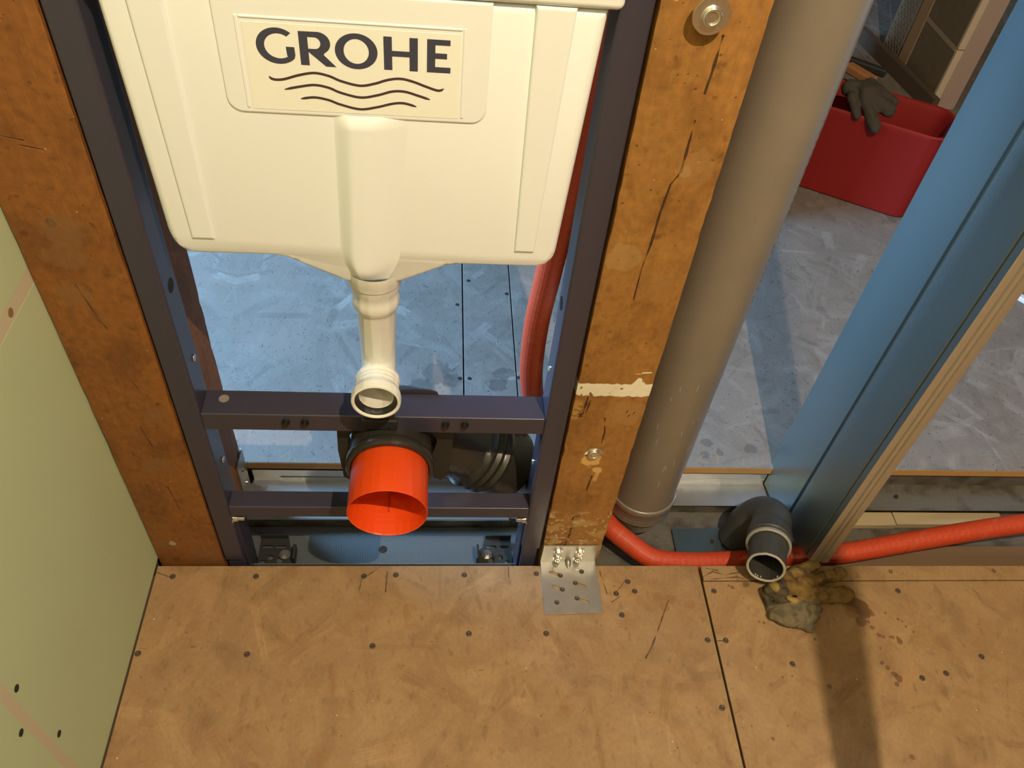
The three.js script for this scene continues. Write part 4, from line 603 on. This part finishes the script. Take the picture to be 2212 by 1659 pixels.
// ---------------------------------------------------------------- work glove on the floor
{ const t = thing('work_glove', 'dirty yellow brown work glove lying on the floor under the waste pipe', 'glove');
  const parts = [[[0.905, 0.016, 0.042], [0.962, 0.012, 0.016], 0.0105, 0.0105], [[0.92, 0.016, 0.052], [1.005, 0.011, 0.03], 0.0115, 0.0105], [[0.93, 0.015, 0.072], [1.0, 0.012, 0.071], 0.014, 0.0145], [[0.885, 0.014, 0.062], [0.925, 0.016, 0.055], 0.017, 0.013]];
  const sdf = (x, y, z) => {
    let d = 1; for (const [A, B, a, b] of parts) d = smin(d, capsule(x, y, z, A, B, a, b, 0.85), 0.006);
    d = smin(d, Math.hypot((x - 0.905) / 1.75, (y - 0.012) / 0.62, (z - 0.102) / 1.05) - 0.023, 0.009);
    d = smin(d, capsule(x, y, z, [0.865, 0.008, 0.058], [0.871, 0.008, 0.104], 0.006, 0.005), 0.006); d = smin(d, capsule(x, y, z, [0.871, 0.008, 0.104], [0.925, 0.008, 0.126], 0.005, 0.007), 0.006);
    d = smin(d, capsule(x, y, z, [0.868, 0.02, 0.066], [0.892, 0.026, 0.072], 0.007, 0.006), 0.005); d = smin(d, capsule(x, y, z, [0.895, 0.025, 0.084], [0.945, 0.018, 0.1], 0.0045, 0.006), 0.004);
    d += 0.0065 * fbm(x * 48, y * 60, z * 48, 3) + 0.0016 * perlin.noise(x * 160, y * 160, z * 160);
    return Math.max(d, 0.0006 - y);
  };
  const col = (x, y, z) => {
    const n = fbm(x * 50, y * 50, z * 50 + 3, 3); let c = z > 0.085 + 0.01 * n ? [0.3, 0.23, 0.13] : [0.36, 0.2, 0.045];
    if (z < 0.036 && x > 0.9) c = [0.4, 0.26, 0.07]; if (x < 0.9 && z < 0.09) c = [0.14, 0.1, 0.05];
    const yel = Math.min(Math.hypot((x - 0.905) / 1.8, z - 0.083), Math.hypot((x - 0.876) * 1.2, (z - 0.062) / 1.3)); if (yel < 0.0085 + 0.004 * n) c = [0.62, 0.4, 0.09];
    const dk = ss(0.1, 0.3, n); const fold = ss(0.0, 0.25, fbm(x * 70 + 5, y * 90, z * 70, 2)); return c.map((v, i) => v * 0.5 * (1 - 0.6 * dk) * (1 - 0.35 * fold) * (1 + 0.3 * n));
  };
  mesh('glove_body', sdfMesh(sdf, [0.93, 0.02, 0.068], [0.096, 0.03, 0.08], 84, col), mat({ vertexColors: true, roughness: 0.85 }), t);
}

// ---------------------------------------------------------------- red tub, gloves and lath on it
{ const t = thing('plastic_tub', 'red plastic tub standing on the back floor by the block pier', 'tub');
  const L = 0.33, W = 0.165, H = 0.235, ang = -Math.atan2(0.49, 0.871), fl = 0.004, cx = 1.535 - 0.871 * L / 2 + 0.49 * W / 2 - 0.004, cz = -0.99 - 0.49 * L / 2 - 0.871 * W / 2;
  const ring = (gx, y) => roundRing(L + 2 * gx, W + 2 * gx, 0.045 + gx * 0.5, 8).map(([x, z]) => [x, y, z]);
  const g = loft([ring(-0.006, 0), ring(0, 0.006), ring(fl * 0.9, H * 0.94), ring(fl + 0.002, H - 0.004), ring(fl, H), ring(fl - 0.006, H - 0.002), ring(fl - 0.011, H * 0.93), ring(-0.008, 0.02), ring(-0.014, 0.014)].reverse());
  t.position.set(cx, 0, cz); t.rotation.y = ang; mesh('tub_body', g, mTub, t);
}
{ const m = mat({ color: lin(0.05, 0.04, 0.03), roughness: 0.9 });
  const a = thing('work_glove', 'dark dirty work glove hanging over the near rim of the red tub', 'glove');
  const sdf = (x, y, z) => { let d = capsule(x, y, z, [1.352, 0.268, -1.12], [1.376, 0.222, -1.058], 0.015, 0.014); d = smin(d, capsule(x, y, z, [1.36, 0.272, -1.125], [1.405, 0.255, -1.085], 0.02, 0.017), 0.012); d = smin(d, capsule(x, y, z, [1.38, 0.275, -1.17], [1.42, 0.262, -1.11], 0.016, 0.015), 0.01); d = smin(d, capsule(x, y, z, [1.33, 0.268, -1.16], [1.37, 0.274, -1.14], 0.022, 0.02), 0.015); d = smin(d, capsule(x, y, z, [1.325, 0.262, -1.13], [1.335, 0.235, -1.088], 0.012, 0.01), 0.008); return d + 0.005 * fbm(x * 45, y * 45, z * 45, 3); };
  mesh('glove_body', sdfMesh(sdf, [1.37, 0.252, -1.12], [0.085, 0.065, 0.095], 56), m, a);
  const l = thing('timber_lath', 'dark wooden lath leaning against the foot of the block pier', 'lath'); const lb = new THREE.BoxGeometry(0.022, 0.045, 0.5); lb.rotateY(0.12); lb.translate(1.812, 0.024, -1.82); mesh('lath_body', lb, mDarkWood, l);
  const b = thing('scraper_handle', 'short brown wooden handle lying behind the dark glove on the tub', 'handle'); const hb = new RoundedBoxGeometry(0.03, 0.022, 0.09, 3, 0.006); hb.rotateY(0.5); hb.translate(1.38, 0.27, -1.235); mesh('handle_body', hb, mat({ color: lin(0.32, 0.14, 0.05), roughness: 0.7 }), b); const hc = new RoundedBoxGeometry(0.02, 0.02, 0.1, 3, 0.005); hc.rotateY(0.9); hc.translate(1.41, 0.273, -1.27); mesh('ferrule', hc, mBlackMatt, b);
}
{ // sheet that keeps the daylight off the tub and the pier; it stands hidden behind the grey pipe
  const t = thing('board_sheet', 'strand board sheet standing on edge behind the thick grey pipe', 'board'); const g = new THREE.BoxGeometry(0.016, 1.7, 0.84); g.rotateY(-0.28); g.translate(1.19, 0.851, -1.37); mesh('sheet', boxUV(g), mDarkWood, t);
}
{ // perforated metal strip beside the pier
  const t = thing('mesh_bead', 'perforated metal plaster bead standing beside the block pier', 'metal mesh'); const holes = [];
  for (let j = 0; j < 60; j++) for (let i = 0; i < 4; i++) { const x = 0.014 + i * 0.024 + (j % 2) * 0.012, y = 0.012 + j * 0.0125; holes.push([[x - 0.0075, y], [x, y + 0.0078], [x + 0.0075, y], [x, y - 0.0078]]); }
  const g = prism([[0, 0], [0.115, 0], [0.115, 0.77], [0, 0.77]], holes, 0.0015); g.rotateY(Math.PI / 2); g.translate(1.842, 0, -1.89); mesh('mesh_strip', g, mat({ color: lin(0.5, 0.4, 0.28), metalness: 0.6, roughness: 0.5 }), t);
}
{ const t = thing('plastic_trim', 'thin white plastic trim lying on the back floor beyond the stud', 'trim'); const g = new RoundedBoxGeometry(0.22, 0.012, 0.018, 2, 0.003); g.rotateY(-0.85); g.translate(1.757, 0.006, -0.632); mesh('trim_body', g, mat({ color: lin(0.75, 0.76, 0.8), roughness: 0.5 }), t); }

renderer.render(scene, camera);
